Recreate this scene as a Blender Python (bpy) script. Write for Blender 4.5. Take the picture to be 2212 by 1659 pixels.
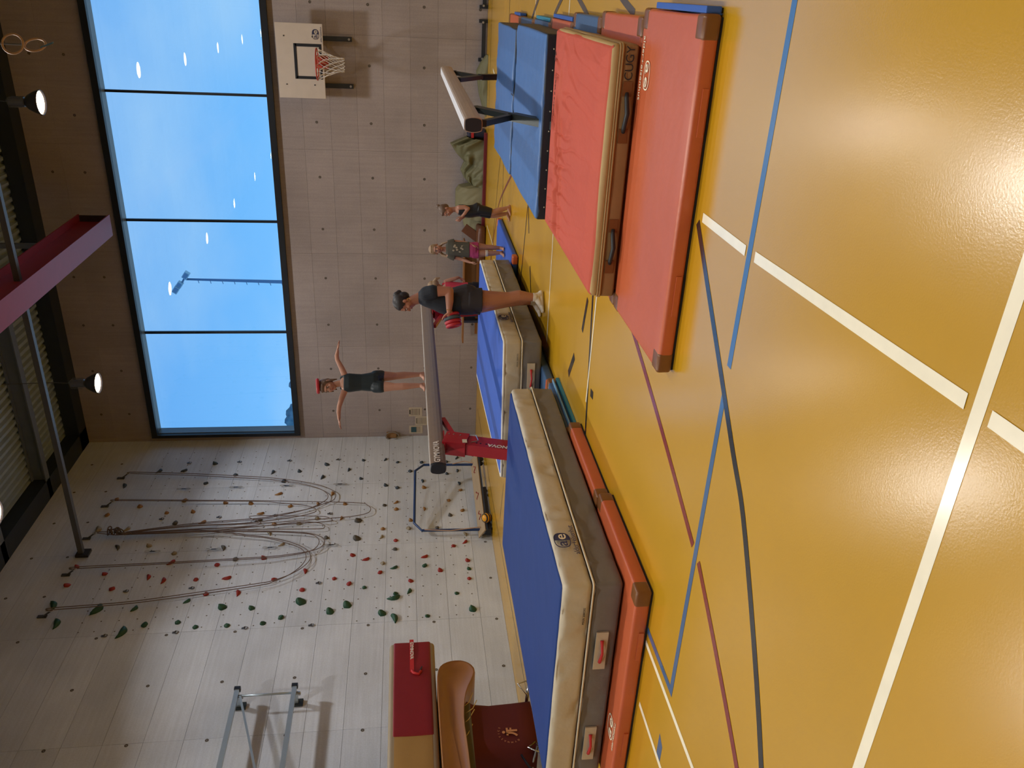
import bpy, bmesh, math, random
from mathutils import Vector, Matrix, noise, Euler

# ------------------------------------------------------------------ scene reset
for o in list(bpy.data.objects):
    bpy.data.objects.remove(o, do_unlink=True)
SC = bpy.context.scene
COL = SC.collection
random.seed(7)

# ------------------------------------------------------------------ camera
# X runs along the back wall, Y towards it, Z up. The photo was taken with the
# phone turned on its side, so the camera is rolled a quarter turn.
FW = Vector((-0.43807826, 0.88984356, -0.12753775))
RT = Vector((0.89778913, 0.44026017, -0.01206877))
UP = Vector((-0.04541048, 0.11978908, 0.99176029))
cam_d = bpy.data.cameras.new('camera')
cam = bpy.data.objects.new('camera', cam_d)
COL.objects.link(cam)
m3 = Matrix((-UP, RT, -FW)).transposed()
cam.matrix_world = Matrix.Translation((9.4352, 0.0, 1.56)) @ m3.to_4x4()
cam_d.sensor_fit = 'HORIZONTAL'
cam_d.sensor_width = 36.0
cam_d.lens = 36.0 * 1749.5 / 2212.0
cam_d.clip_end = 500
SC.camera = cam

# ------------------------------------------------------------------ view
SC.view_settings.view_transform = 'Standard'
SC.view_settings.look = 'None'
SC.view_settings.exposure = 0.0
SC.view_settings.gamma = 1.0
SC.view_settings.use_curve_mapping = False
try:
    SC.cycles.max_bounces = 5
    SC.cycles.diffuse_bounces = 3
    SC.cycles.glossy_bounces = 3
    SC.cycles.transparent_max_bounces = 12
    SC.cycles.sample_clamp_indirect = 4.0
    SC.cycles.caustics_reflective = False
    SC.cycles.caustics_refractive = False
    SC.cycles.use_denoising = True
    SC.cycles.use_adaptive_sampling = True
    SC.cycles.adaptive_threshold = 0.04
except Exception:
    pass


def srgb(r, g, b, a=1.0):
    def f(v):
        v = v / 255.0
        return v / 12.92 if v <= 0.04045 else ((v + 0.055) / 1.055) ** 2.4
    return (f(r), f(g), f(b), a)


# ------------------------------------------------------------------ sky
SKY_STRENGTH = 1.3
LAMP_WATTS = 67.0
W = bpy.data.worlds.new('sky')
SC.world = W
W.use_nodes = True
nt = W.node_tree
nt.nodes.clear()
n_out = nt.nodes.new('ShaderNodeOutputWorld')
n_bg = nt.nodes.new('ShaderNodeBackground')
n_tc = nt.nodes.new('ShaderNodeTexCoord')
n_sep = nt.nodes.new('ShaderNodeSeparateXYZ')
n_rmp = nt.nodes.new('ShaderNodeValToRGB')
n_map = nt.nodes.new('ShaderNodeMapping')
n_noi = nt.nodes.new('ShaderNodeTexNoise')
n_cr = nt.nodes.new('ShaderNodeValToRGB')
n_mix = nt.nodes.new('ShaderNodeMixRGB')
nt.links.new(n_tc.outputs['Generated'], n_sep.inputs[0])
nt.links.new(n_sep.outputs['Z'], n_rmp.inputs[0])
e = n_rmp.color_ramp.elements
e[0].position = 0.0
e[0].color = srgb(146, 200, 240)
e[1].position = 0.6
e[1].color = srgb(80, 142, 216)
x = e.new(0.16)
x.color = srgb(108, 176, 234)
x = e.new(0.33)
x.color = srgb(94, 158, 222)
n_map.inputs['Scale'].default_value = (1.0, 1.0, 2.2)
nt.links.new(n_tc.outputs['Generated'], n_map.inputs['Vector'])
nt.links.new(n_map.outputs[0], n_noi.inputs['Vector'])
n_noi.inputs['Scale'].default_value = 3.4
n_noi.inputs['Detail'].default_value = 5.0
n_noi.inputs['Roughness'].default_value = 0.5
nt.links.new(n_noi.outputs['Fac'], n_cr.inputs[0])
n_cr.color_ramp.elements[0].position = 0.42
n_cr.color_ramp.elements[0].color = (0, 0, 0, 1)
n_cr.color_ramp.elements[1].position = 0.80
n_cr.color_ramp.elements[1].color = (0.75, 0.75, 0.75, 1)
nt.links.new(n_cr.outputs[0], n_mix.inputs[0])
nt.links.new(n_rmp.outputs[0], n_mix.inputs[1])
n_mix.inputs[2].default_value = srgb(158, 196, 226)
nt.links.new(n_mix.outputs[0], n_bg.inputs['Color'])
n_bg.inputs['Strength'].default_value = SKY_STRENGTH
nt.links.new(n_bg.outputs[0], n_out.inputs[0])

# ------------------------------------------------------------------ materials
MATS = {}


def mat(name, rgb, rough=0.6, var=0.08, scale=6.0, bump=0.0, bscale=40.0, metal=0.0,
        coat=0.0, stretch=(1, 1, 1), spec=0.5, rnd=0.0, sheen=0.0, bdist=0.01, ior=1.5):
    """procedural material: base colour with noise mottling, optional bump"""
    if name in MATS:
        return MATS[name]
    m = bpy.data.materials.new(name)
    m.use_nodes = True
    t = m.node_tree
    b = t.nodes['Principled BSDF']
    b.inputs['Roughness'].default_value = rough
    b.inputs['Metallic'].default_value = metal
    b.inputs['IOR'].default_value = ior
    try:
        b.inputs['Specular IOR Level'].default_value = spec
        b.inputs['Coat Weight'].default_value = coat
        b.inputs['Coat Roughness'].default_value = min(rough, 0.3)
        b.inputs['Sheen Weight'].default_value = sheen
    except Exception:
        pass
    col = srgb(*rgb)
    tc = t.nodes.new('ShaderNodeTexCoord')
    mp = t.nodes.new('ShaderNodeMapping')
    mp.inputs['Scale'].default_value = stretch
    t.links.new(tc.outputs['Object'], mp.inputs['Vector'])
    nz = t.nodes.new('ShaderNodeTexNoise')
    nz.inputs['Scale'].default_value = scale
    nz.inputs['Detail'].default_value = 6.0
    nz.inputs['Roughness'].default_value = 0.6
    t.links.new(mp.outputs[0], nz.inputs['Vector'])
    mr = t.nodes.new('ShaderNodeMapRange')
    mr.inputs['From Min'].default_value = 0.25
    mr.inputs['From Max'].default_value = 0.75
    mr.inputs['To Min'].default_value = 1.0 - var
    mr.inputs['To Max'].default_value = 1.0 + var
    t.links.new(nz.outputs['Fac'], mr.inputs['Value'])
    mul = t.nodes.new('ShaderNodeVectorMath')
    mul.operation = 'SCALE'
    mul.inputs[0].default_value = col[:3]
    src = mr.outputs[0]
    if rnd:
        oi = t.nodes.new('ShaderNodeObjectInfo')
        r2 = t.nodes.new('ShaderNodeMapRange')
        r2.inputs['To Min'].default_value = 1.0 - rnd
        r2.inputs['To Max'].default_value = 1.0 + rnd
        t.links.new(oi.outputs['Random'], r2.inputs['Value'])
        mm = t.nodes.new('ShaderNodeMath')
        mm.operation = 'MULTIPLY'
        t.links.new(src, mm.inputs[0])
        t.links.new(r2.outputs[0], mm.inputs[1])
        src = mm.outputs[0]
    t.links.new(src, mul.inputs['Scale'])
    t.links.new(mul.outputs[0], b.inputs['Base Color'])
    if bump:
        n2 = t.nodes.new('ShaderNodeTexNoise')
        n2.inputs['Scale'].default_value = bscale
        n2.inputs['Detail'].default_value = 4.0
        t.links.new(mp.outputs[0], n2.inputs['Vector'])
        bp = t.nodes.new('ShaderNodeBump')
        bp.inputs['Strength'].default_value = bump
        bp.inputs['Distance'].default_value = bdist
        t.links.new(n2.outputs['Fac'], bp.inputs['Height'])
        t.links.new(bp.outputs[0], b.inputs['Normal'])
    MATS[name] = m
    return m


def emit_mat(name, rgb, strength):
    m = bpy.data.materials.new(name)
    m.use_nodes = True
    t = m.node_tree
    t.nodes.clear()
    o = t.nodes.new('ShaderNodeOutputMaterial')
    em = t.nodes.new('ShaderNodeEmission')
    lw = t.nodes.new('ShaderNodeTexCoord')
    em.inputs['Color'].default_value = srgb(*rgb)
    em.inputs['Strength'].default_value = strength
    t.links.new(em.outputs[0], o.inputs[0])
    return m


def glass_mat():
    m = bpy.data.materials.new('window_glass')
    m.use_nodes = True
    t = m.node_tree
    t.nodes.clear()
    o = t.nodes.new('ShaderNodeOutputMaterial')
    tr = t.nodes.new('ShaderNodeBsdfTransparent')
    tr.inputs['Color'].default_value = (0.97, 0.985, 1.0, 1)
    gl = t.nodes.new('ShaderNodeBsdfGlossy')
    gl.inputs['Roughness'].default_value = 0.0
    fr = t.nodes.new('ShaderNodeFresnel')
    fr.inputs['IOR'].default_value = 1.45
    mx = t.nodes.new('ShaderNodeMixShader')
    t.links.new(fr.outputs[0], mx.inputs[0])
    t.links.new(tr.outputs[0], mx.inputs[1])
    t.links.new(gl.outputs[0], mx.inputs[2])
    t.links.new(mx.outputs[0], o.inputs[0])
    return m


def concrete(name, rgb, axis):
    """board-marked concrete; axis = stretch direction of the streaks"""
    m = bpy.data.materials.new(name)
    m.use_nodes = True
    t = m.node_tree
    b = t.nodes['Principled BSDF']
    b.inputs['Roughness'].default_value = 0.72
    tc = t.nodes.new('ShaderNodeTexCoord')
    geo = t.nodes.new('ShaderNodeNewGeometry')

    def nz(scale, sc, detail=6.0):
        mp = t.nodes.new('ShaderNodeMapping')
        mp.inputs['Scale'].default_value = sc
        t.links.new(geo.outputs['Position'], mp.inputs['Vector'])
        n = t.nodes.new('ShaderNodeTexNoise')
        n.inputs['Scale'].default_value = scale
        n.inputs['Detail'].default_value = detail
        t.links.new(mp.outputs[0], n.inputs['Vector'])
        return n.outputs['Fac']
    a = nz(0.9, (1, 1, 1))
    s = nz(2.0, (12, 12, 0.5) if axis == 'z' else (0.5, 0.5, 12), 4.0)
    f = nz(45.0, (1, 1, 1), 3.0)
    oi = t.nodes.new('ShaderNodeObjectInfo')

    def rng(src, lo, hi, f0=0.3, f1=0.7):
        r = t.nodes.new('ShaderNodeMapRange')
        r.inputs['From Min'].default_value = f0
        r.inputs['From Max'].default_value = f1
        r.inputs['To Min'].default_value = lo
        r.inputs['To Max'].default_value = hi
        t.links.new(src, r.inputs['Value'])
        return r.outputs[0]

    def mulm(p, q):
        mm = t.nodes.new('ShaderNodeMath')
        mm.operation = 'MULTIPLY'
        t.links.new(p, mm.inputs[0])
        t.links.new(q, mm.inputs[1])
        return mm.outputs[0]
    v = mulm(mulm(rng(a, 0.88, 1.1), rng(s, 0.94, 1.06)), mulm(rng(f, 0.95, 1.05), rng(oi.outputs['Random'], 0.95, 1.05, 0, 1)))
    mul = t.nodes.new('ShaderNodeVectorMath')
    mul.operation = 'SCALE'
    mul.inputs[0].default_value = srgb(*rgb)[:3]
    t.links.new(v, mul.inputs['Scale'])
    t.links.new(mul.outputs[0], b.inputs['Base Color'])
    bp = t.nodes.new('ShaderNodeBump')
    bp.inputs['Strength'].default_value = 0.25
    bp.inputs['Distance'].default_value = 0.004
    t.links.new(f, bp.inputs['Height'])
    t.links.new(bp.outputs[0], b.inputs['Normal'])
    return m


# ------------------------------------------------------------------ mesh helpers
class MB:
    """collects shapes and links them as ONE mesh object"""

    def __init__(self):
        self.v = []
        self.f = []

    def add(self, vs, fs):
        n = len(self.v)
        self.v += [tuple(p) for p in vs]
        self.f += [[i + n for i in q] for q in fs]
        return self

    def box(self, c, s, rot=None):
        hx, hy, hz = s[0] / 2, s[1] / 2, s[2] / 2
        P = [Vector((x, y, z)) for x in (-hx, hx) for y in (-hy, hy) for z in (-hz, hz)]
        if rot is not None:
            P = [rot @ p for p in P]
        P = [p + Vector(c) for p in P]
        return self.add(P, [(0, 1, 3, 2), (4, 6, 7, 5), (0, 4, 5, 1), (2, 3, 7, 6), (0, 2, 6, 4), (1, 5, 7, 3)])

    def beam(self, p, q, w, h, up=(0, 0, 1)):
        """rectangular bar from p to q; w sideways, h along up"""
        p, q = Vector(p), Vector(q)
        d = (q - p)
        L = d.length
        d.normalize()
        s = d.cross(Vector(up))
        if s.length < 1e-5:
            s = d.cross(Vector((1, 0, 0)))
        s.normalize()
        u = s.cross(d)
        rot = Matrix((s, d, u)).transposed()
        return self.box((p + q) / 2, (w, L, h), rot)

    def tube(self, pts, r, n=8, cap=True):
        pts = [Vector(p) for p in pts]
        rs = r if isinstance(r, (list, tuple)) else [r] * len(pts)
        vs, fs = [], []
        prev = None
        for i, p in enumerate(pts):
            if i == 0:
                d = pts[1] - pts[0]
            elif i == len(pts) - 1:
                d = pts[-1] - pts[-2]
            else:
                d = pts[i + 1] - pts[i - 1]
            if d.length < 1e-9:
                d = Vector((0, 0, 1))
            d.normalize()
            if prev is None:
                a = d.orthogonal().normalized()
            else:
                a = prev - d * prev.dot(d)
                a = a.normalized() if a.length > 1e-6 else d.orthogonal().normalized()
            prev = a
            b = d.cross(a)
            for k in range(n):
                t = 2 * math.pi * k / n
                vs.append(p + (a * math.cos(t) + b * math.sin(t)) * rs[i])
        for i in range(len(pts) - 1):
            for k in range(n):
                k2 = (k + 1) % n
                fs.append((i * n + k, i * n + k2, (i + 1) * n + k2, (i + 1) * n + k))
        if cap:
            fs.append(tuple(range(n - 1, -1, -1)))
            L = (len(pts) - 1) * n
            fs.append(tuple(range(L, L + n)))
        return self.add(vs, fs)

    def lathe(self, prof, c=(0, 0, 0), n=16, axis='z'):
        vs, fs = [], []
        for (r, h) in prof:
            for k in range(n):
                t = 2 * math.pi * k / n
                if axis == 'z':
                    p = (r * math.cos(t), r * math.sin(t), h)
                elif axis == 'x':
                    p = (h, r * math.cos(t), r * math.sin(t))
                else:
                    p = (r * math.cos(t), h, r * math.sin(t))
                vs.append(Vector(p) + Vector(c))
        for i in range(len(prof) - 1):
            for k in range(n):
                k2 = (k + 1) % n
                fs.append((i * n + k, i * n + k2, (i + 1) * n + k2, (i + 1) * n + k))
        fs.append(tuple(range(n - 1, -1, -1)))
        L = (len(prof) - 1) * n
        fs.append(tuple(range(L, L + n)))
        return self.add(vs, fs)

    def sphere(self, c, r, nu=16, nv=10, rot=None):
        rx, ry, rz = r if isinstance(r, (tuple, list)) else (r, r, r)
        c = Vector(c)
        vs = [(0, 0, rz)]
        for j in range(1, nv):
            th = math.pi * j / nv
            for i in range(nu):
                ph = 2 * math.pi * i / nu
                vs.append((rx * math.sin(th) * math.cos(ph), ry * math.sin(th) * math.sin(ph), rz * math.cos(th)))
        vs.append((0, 0, -rz))
        fs = []
        for i in range(nu):
            fs.append((0, 1 + i, 1 + (i + 1) % nu))
        for j in range(nv - 2):
            for i in range(nu):
                a = 1 + j * nu + i
                b = 1 + j * nu + (i + 1) % nu
                fs.append((a, a + nu, b + nu, b))
        L = len(vs) - 1
        base = 1 + (nv - 2) * nu
        for i in range(nu):
            fs.append((base + (i + 1) % nu, base + i, L))
        P = [Vector(p) for p in vs]
        if rot is not None:
            P = [rot @ p for p in P]
        return self.add([p + c for p in P], fs)

    def prism(self, poly, z0, z1):
        """extrude an XY polygon"""
        n = len(poly)
        vs = [(x, y, z0) for x, y in poly] + [(x, y, z1) for x, y in poly]
        fs = [tuple(range(n - 1, -1, -1)), tuple(range(n, 2 * n))]
        fs += [(i, (i + 1) % n, n + (i + 1) % n, n + i) for i in range(n)]
        return self.add(vs, fs)

    def mesh(self, name, smooth=False):
        me = bpy.data.meshes.new(name)
        me.from_pydata(self.v, [], self.f)
        me.update()
        if smooth:
            me.shade_smooth()
        return me

    def build(self, name, material, parent=None, smooth=False, bevel=0.0, fix=True):
        me = self.mesh(name, False)
        if fix or bevel:
            bm = bmesh.new()
            bm.from_mesh(me)
            if bevel:
                bmesh.ops.bevel(bm, geom=list(bm.edges), offset=bevel, segments=2, profile=0.7, affect='EDGES', clamp_overlap=True)
            if fix:
                bmesh.ops.recalc_face_normals(bm, faces=bm.faces)
            bm.to_mesh(me)
            bm.free()
        if smooth:
            me.shade_smooth()
        return link(name, me, material, parent)


def link(name, me, material, parent=None):
    if material is not None:
        me.materials.append(material)
    o = bpy.data.objects.new(name, me)
    COL.objects.link(o)
    if parent is not None:
        o.parent = parent
    return o


def thing(name, label, cat, loc=(0, 0, 0), rotz=0.0, group=None):
    o = bpy.data.objects.new(name, None)
    o.empty_display_size = 0.1
    COL.objects.link(o)
    o.location = loc
    o.rotation_euler = (0, 0, rotz)
    tag(o, label, cat, group)
    return o


def tag(o, label, cat, group=None):
    o['label'] = label
    o['category'] = cat
    if group:
        o['group'] = group
    return o


def struct(o):
    o['kind'] = 'structure'
    return o


def cushion(lx, ly, z0, z1, r, seg=0.15, amp=0.0, nscale=(3, 3, 3), seed=0.0, warp=None, topf=0.15, crease=0.0):
    """rounded, slightly wrinkled upholstered block centred on x,y"""
    def ticks(L, step):
        rr = min(r, L * 0.499)
        t = [0, rr * 0.3, rr * 0.65, rr]
        inner = L - 2 * rr
        k = max(1, int(round(inner / step)))
        t += [rr + inner * i / k for i in range(1, k)]
        t += [L - rr, L - rr * 0.65, L - rr * 0.3, L]
        out = []
        for a in t:
            if not out or a - out[-1] > 1e-5:
                out.append(a)
        return out
    hz = z1 - z0
    tx, ty, tz = ticks(lx, seg), ticks(ly, seg), ticks(hz, max(seg * 0.6, 0.04))
    nx, ny, nz = len(tx) - 1, len(ty) - 1, len(tz) - 1
    idx = {}
    vs, fs = [], []

    def vid(i, j, k):
        if (i, j, k) in idx:
            return idx[(i, j, k)]
        p = Vector((tx[i], ty[j], tz[k]))
        rz = min(r, hz * 0.499)
        rx = min(r, lx * 0.499)
        c = Vector((min(max(p.x, rx), lx - rx), min(max(p.y, rx), ly - rx), min(max(p.z, rz), hz - rz)))
        d = p - c
        if d.length > 1e-7:
            nrm = d.normalized()
            p = c + Vector((nrm.x * rx, nrm.y * rx, nrm.z * rz))
        else:
            nrm = Vector((0, 0, 1))
        if amp:
            q = Vector(((p.x + seed) * nscale[0], (p.y + seed * 1.7) * nscale[1], (p.z + seed) * nscale[2]))
            p = p + nrm * amp * (1.0 - (1.0 - topf) * abs(nrm.z)) * noise.noise(q)
        if crease and abs(nrm.z) < 0.8:
            q = Vector(((p.x + seed) * 4.0, (p.y - seed) * 4.0, p.z * 1.6 + seed))
            v = abs(noise.noise(q))
            p = p - Vector((nrm.x, nrm.y, 0)) * crease * max(0.0, 1.0 - v * 12.0)
        x, y = p.x - lx / 2, p.y - ly / 2
        if warp:
            x, y = warp(x, y)
        vs.append((x, y, p.z + z0))
        idx[(i, j, k)] = len(vs) - 1
        return idx[(i, j, k)]
    for k in (0, nz):
        for i in range(nx):
            for j in range(ny):
                q = [vid(i, j, k), vid(i + 1, j, k), vid(i + 1, j + 1, k), vid(i, j + 1, k)]
                fs.append(q if k else q[::-1])
    for j in (0, ny):
        for i in range(nx):
            for k in range(nz):
                q = [vid(i, j, k), vid(i + 1, j, k), vid(i + 1, j, k + 1), vid(i, j, k + 1)]
                fs.append(q if j == 0 else q[::-1])
    for i in (0, nx):
        for j in range(ny):
            for k in range(nz):
                q = [vid(i, j, k), vid(i, j + 1, k), vid(i, j + 1, k + 1), vid(i, j, k + 1)]
                fs.append(q[::-1] if i == 0 else q)
    return MB().add(vs, fs)


def text_obj(name, s, size, origin, xdir, ydir, material, parent=None, extrude=0.0008, align='CENTER', sx=1.0, shear=0.0, bold=0.0):
    cu = bpy.data.curves.new(name, 'FONT')
    cu.body = s
    cu.size = size
    cu.align_x = align
    cu.align_y = 'CENTER'
    cu.extrude = extrude
    cu.resolution_u = 3
    cu.offset = bold
    cu.shear = shear
    tmp = bpy.data.objects.new(name, cu)
    COL.objects.link(tmp)
    dg = bpy.context.evaluated_depsgraph_get()
    me = bpy.data.meshes.new_from_object(tmp.evaluated_get(dg))
    bpy.data.objects.remove(tmp, do_unlink=True)
    bpy.data.curves.remove(cu)
    X = Vector(xdir).normalized()
    Y = Vector(ydir).normalized()
    Z = X.cross(Y)
    M = Matrix.Translation(origin) @ Matrix((X, Y, Z)).transposed().to_4x4() @ Matrix.Diagonal((sx, 1, 1, 1))
    me.transform(M)
    me.materials.clear()
    return link(name, me, material, parent)


def flat(pts2, origin, xdir, ydir, t=0.0012):
    """thin plate from a 2-D outline laid on a surface"""
    X = Vector(xdir).normalized()
    Y = Vector(ydir).normalized()
    Z = X.cross(Y)
    o = Vector(origin)
    n = len(pts2)
    vs = [o + X * a + Y * b for a, b in pts2] + [o + X * a + Y * b + Z * t for a, b in pts2]
    fs = [tuple(range(n - 1, -1, -1)), tuple(range(n, 2 * n))]
    fs += [(i, (i + 1) % n, n + (i + 1) % n, n + i) for i in range(n)]
    return MB().add(vs, fs)


def emblem(origin, xdir, ydir, w, fg, parent, solid=True):
    """lens-shaped maker's badge: outlined left half with an a, filled right half with an e"""
    X = Vector(xdir).normalized()
    Y = Vector(ydir).normalized()
    o = Vector(origin)
    a, b = w / 2, w * 0.36
    N = 28
    ring = MB()
    for k in range(N):
        t0, t1 = 2 * math.pi * k / N, 2 * math.pi * (k + 1) / N

        def sp(t, s):
            c, sn = math.cos(t), math.sin(t)
            q = 0.75
            return (a * s * math.copysign(abs(c) ** q, c), b * s * math.copysign(abs(sn) ** q, sn))
        quad = [sp(t0, 1.0), sp(t1, 1.0), sp(t1, 0.9), sp(t0, 0.9)]
        m = flat(quad, o, X, Y)
        ring.add(m.v, m.f)
    half = []
    for k in range(N // 2 + 1):
        t = -math.pi / 2 + math.pi * k / (N // 2)
        c, sn = math.cos(t), math.sin(t)
        half.append((a * math.copysign(abs(c) ** 0.75, c) * 0.93, b * math.copysign(abs(sn) ** 0.75, sn) * 0.93))
    if solid:
        m = flat(half, o, X, Y)
        ring.add(m.v, m.f)
    e = ring.build('emblem', fg, parent, fix=False)
    Z = X.cross(Y)
    text_obj('letter', 'a', b * 1.9, o - X * a * 0.45 + Y * b * 0.05 + Z * 0.001, X, Y, fg, e, sx=1.25, bold=0.004 * w)
    inv = MATS.get('print_cream') or mat('print_cream', (226, 214, 186), 0.6)
    text_obj('letter', 'e', b * 1.9, o + X * a * 0.45 + Y * b * 0.05 + Z * 0.0015, X, Y, inv if solid else fg, e, sx=1.25, bold=0.004 * w)
    return e

# measured places on the climbing wall (Y, Z, size)
HOLDS = {
 'navy': [(15.22, 6.74, 1), (15.21, 6.24, 1), (15.47, 5.7, 1), (14.99, 5.17, 1), (14.7, 7.29, 1), (14.7, 5.71, 1), (15.07, 4.41, 1), (15.08, 3.88, 1), (15.32, 3.34, 1), (14.7, 4.15, 1), (14.82, 3.36, 1), (15.09, 2.83, 1), (15.45, 2.56, 1), (14.72, 2.58, 1), (15.47, 2.06, 1), (15.34, 1.8, 1), (14.96, 1.53, 1), (15.31, 1.28, 1), (14.44, 2.06, 1), (14.33, 1.8, 1), (15.31, 0.74, 1), (14.83, 0.76, 1), (15.47, 0.49, 1), (14.94, 0.51, 1), (14.44, 0.5, 1), (14.57, 1.27, 1)],
 'ochre': [(14.2, 7.3, 1), (13.93, 6.79, 1), (14.09, 5.99, 1), (13.95, 5.2, 1), (13.93, 4.7, 1), (13.67, 7.32, 1), (13.68, 6.23, 1), (13.7, 5.75, 1), (13.32, 5.47, 1), (14.22, 4.17, 1), (13.78, 3.91, 1), (13.55, 4.43, 1), (14.19, 3.11, 1), (13.83, 3.37, 1), (13.81, 2.85, 1), (13.32, 2.87, 1), (13.8, 1.81, 1), (13.56, 1.82, 1), (14.32, 1.27, 1), (14.18, 0.5, 1), (13.81, 0.76, 1), (13.55, 1.26, 1), (13.45, 0.51, 1), (13.18, 1.55, 1), (13.19, 4.14, 1), (12.92, 2.07, 1)],
 'grey': [(13.33, 5.99, 1), (12.65, 6.82, 1), (12.52, 4.94, 1), (12.16, 4.67, 1), (13.7, 2.07, 1), (13.2, 2.58, 1.6), (12.66, 2.58, 1.6), (13.31, 0.77, 1), (12.9, 1.03, 1), (12.7, 3.12, 1), (13.31, 4.43, 1), (12.28, 1.83, 1)],
 'cream': [(13.2, 7.32, 1.6), (13.19, 6.8, 1), (12.65, 6.3, 1), (12.4, 5.78, 1), (13.33, 3.35, 1), (13.18, 3.67, 1), (12.91, 4.18, 1), (12.54, 3.9, 1), (12.91, 1.58, 1), (12.67, 2.08, 1), (11.88, 2.05, 1), (12.67, 0.5, 1)],
 'red': [(12.13, 7.36, 1), (11.88, 6.83, 1), (11.62, 7.36, 1), (11.49, 6.57, 1), (12.14, 5.75, 1), (11.77, 6.05, 1), (11.66, 5.77, 1), (11.64, 5.24, 1), (11.64, 4.71, 1), (12.02, 4.96, 1), (11.25, 4.99, 1), (11.25, 4.46, 1), (12.17, 4.2, 1), (11.54, 3.93, 1), (11.76, 3.4, 1), (11.25, 3.4, 1), (12.15, 2.62, 1), (12.01, 2.34, 1), (11.51, 2.88, 1), (11.36, 2.62, 1), (11.63, 2.09, 1), (12.54, 1.82, 1), (12.02, 1.28, 1), (11.63, 1.04, 1), (12.3, 0.76, 1), (12.42, 0.51, 1), (11.88, 0.53, 1), (11.36, 0.52, 1), (11.37, 1.57, 1)],
 'green': [(11.15, 7.37, 1.6), (10.99, 6.63, 1.6), (10.97, 6.05, 1), (11.09, 5.25, 1), (10.9, 4.69, 1.6), (10.85, 4.2, 1), (10.71, 7.16, 1.6), (10.43, 6.08, 1.6), (10.57, 5.8, 1), (10.59, 5.29, 1), (10.46, 4.99, 1), (10.46, 4.5, 1), (10.96, 3.43, 1.6), (10.46, 3.96, 1), (10.59, 3.67, 1), (10.7, 2.91, 1.6), (10.84, 2.64, 1.6), (11.24, 2.35, 1), (11.74, 1.83, 1), (11.04, 1.83, 1), (10.93, 1.82, 1.6), (11.77, 1.3, 1), (11.1, 1.57, 1), (10.59, 2.06, 1.6), (10.46, 1.82, 1.6), (10.45, 1.3, 1), (10.98, 0.78, 1), (10.59, 0.54, 1.6), (11.64, 0.52, 1)],
}
HANGERS = [(15.52, 6.21), (15.51, 5.17), (13.48, 6.26), (13.48, 5.2), (11.41, 6.31), (11.42, 5.25), (10.36, 6.33), (10.36, 5.26), (10.38, 4.2), (15.51, 4.12), (15.51, 3.08), (13.48, 4.15), (13.48, 3.1), (11.41, 3.13), (10.37, 3.15)]
DRAWS = [(14.48, 6.22), (14.49, 5.2), (12.45, 6.29), (12.45, 5.23), (14.5, 4.19), (14.5, 3.11), (12.44, 4.23), (12.45, 3.13)]
ANCHORS = [(14.97, 7.24), (13.96, 7.27), (12.93, 7.31), (11.9, 7.34), (10.87, 7.36)]
ROPES = [[(15.05, 7.21), (14.96, 6.03), (14.79, 4.65), (14.77, 4.4), (14.64, 3.89), (14.45, 3.4), (14.24, 3.12), (14.08, 3.04), (13.89, 3.07), (13.77, 3.24), (13.59, 3.57), (13.42, 4.14), (13.34, 4.46), (13.18, 5.63), (12.98, 6.76)], [(15.0, 7.19), (14.9, 6.01), (14.73, 4.64), (14.66, 4.25), (14.54, 3.82), (14.36, 3.44), (14.18, 3.25), (14.02, 3.19), (13.86, 3.25), (13.61, 3.55), (13.39, 4.13), (13.3, 4.5), (13.15, 5.62), (12.97, 6.76)], [(14.04, 7.22), (13.97, 5.81), (13.91, 4.52), (13.84, 3.44), (13.75, 2.56), (13.65, 2.38), (13.53, 2.32), (13.39, 2.38), (13.3, 2.66), (13.26, 3.05), (13.21, 3.67), (13.16, 4.58), (13.09, 5.61), (12.95, 6.75)], [(14.01, 7.21), (13.95, 5.8), (13.89, 4.52), (13.83, 4.07), (13.75, 3.69), (13.65, 3.45), (13.55, 3.38), (13.47, 3.43), (13.35, 3.76), (13.2, 4.58), (13.11, 5.62), (12.95, 6.75)], [(12.99, 7.27), (12.99, 6.98), (12.96, 6.75), (13.03, 5.6), (13.12, 4.4), (13.4, 4.62), (13.37, 3.81), (13.32, 3.25), (13.26, 3.1), (13.19, 3.04), (13.15, 3.14), (13.11, 3.85), (13.06, 4.56), (12.99, 5.59), (12.94, 6.75)], [(12.96, 7.26), (12.91, 6.95), (12.93, 6.75), (12.96, 5.58), (13.07, 4.39), (13.17, 3.67), (13.13, 3.33), (13.05, 3.19), (12.98, 3.17), (12.93, 3.23), (12.94, 3.6), (12.98, 4.55), (12.93, 5.58), (12.92, 6.74)], [(11.98, 7.29), (12.03, 5.81), (12.1, 4.24), (12.15, 3.85), (12.23, 3.43), (12.32, 3.21), (12.49, 3.13), (12.65, 3.19), (12.8, 3.49), (12.89, 4.06), (12.92, 4.54), (12.91, 5.57), (12.92, 6.74)], [(11.94, 7.27), (12.0, 5.8), (12.07, 4.24), (12.12, 3.85), (12.21, 3.45), (12.33, 3.28), (12.54, 3.23), (12.72, 3.34), (12.8, 3.58), (12.87, 4.06), (12.91, 4.54), (12.9, 5.57), (12.9, 6.74)], [(10.94, 7.32), (11.03, 6.17), (11.2, 5.19), (11.4, 4.13), (11.46, 3.91), (11.61, 3.63), (11.84, 3.41), (12.07, 3.34), (12.32, 3.46), (12.55, 3.79), (12.71, 4.22), (12.78, 4.51), (12.94, 5.44), (12.9, 6.74)], [(10.9, 7.3), (10.99, 6.16), (11.15, 5.18), (11.35, 4.13), (11.43, 3.91), (11.59, 3.67), (11.83, 3.48), (12.08, 3.42), (12.32, 3.53), (12.52, 3.83), (12.69, 4.22), (12.75, 4.51), (12.91, 5.43), (12.88, 6.73)]]

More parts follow.
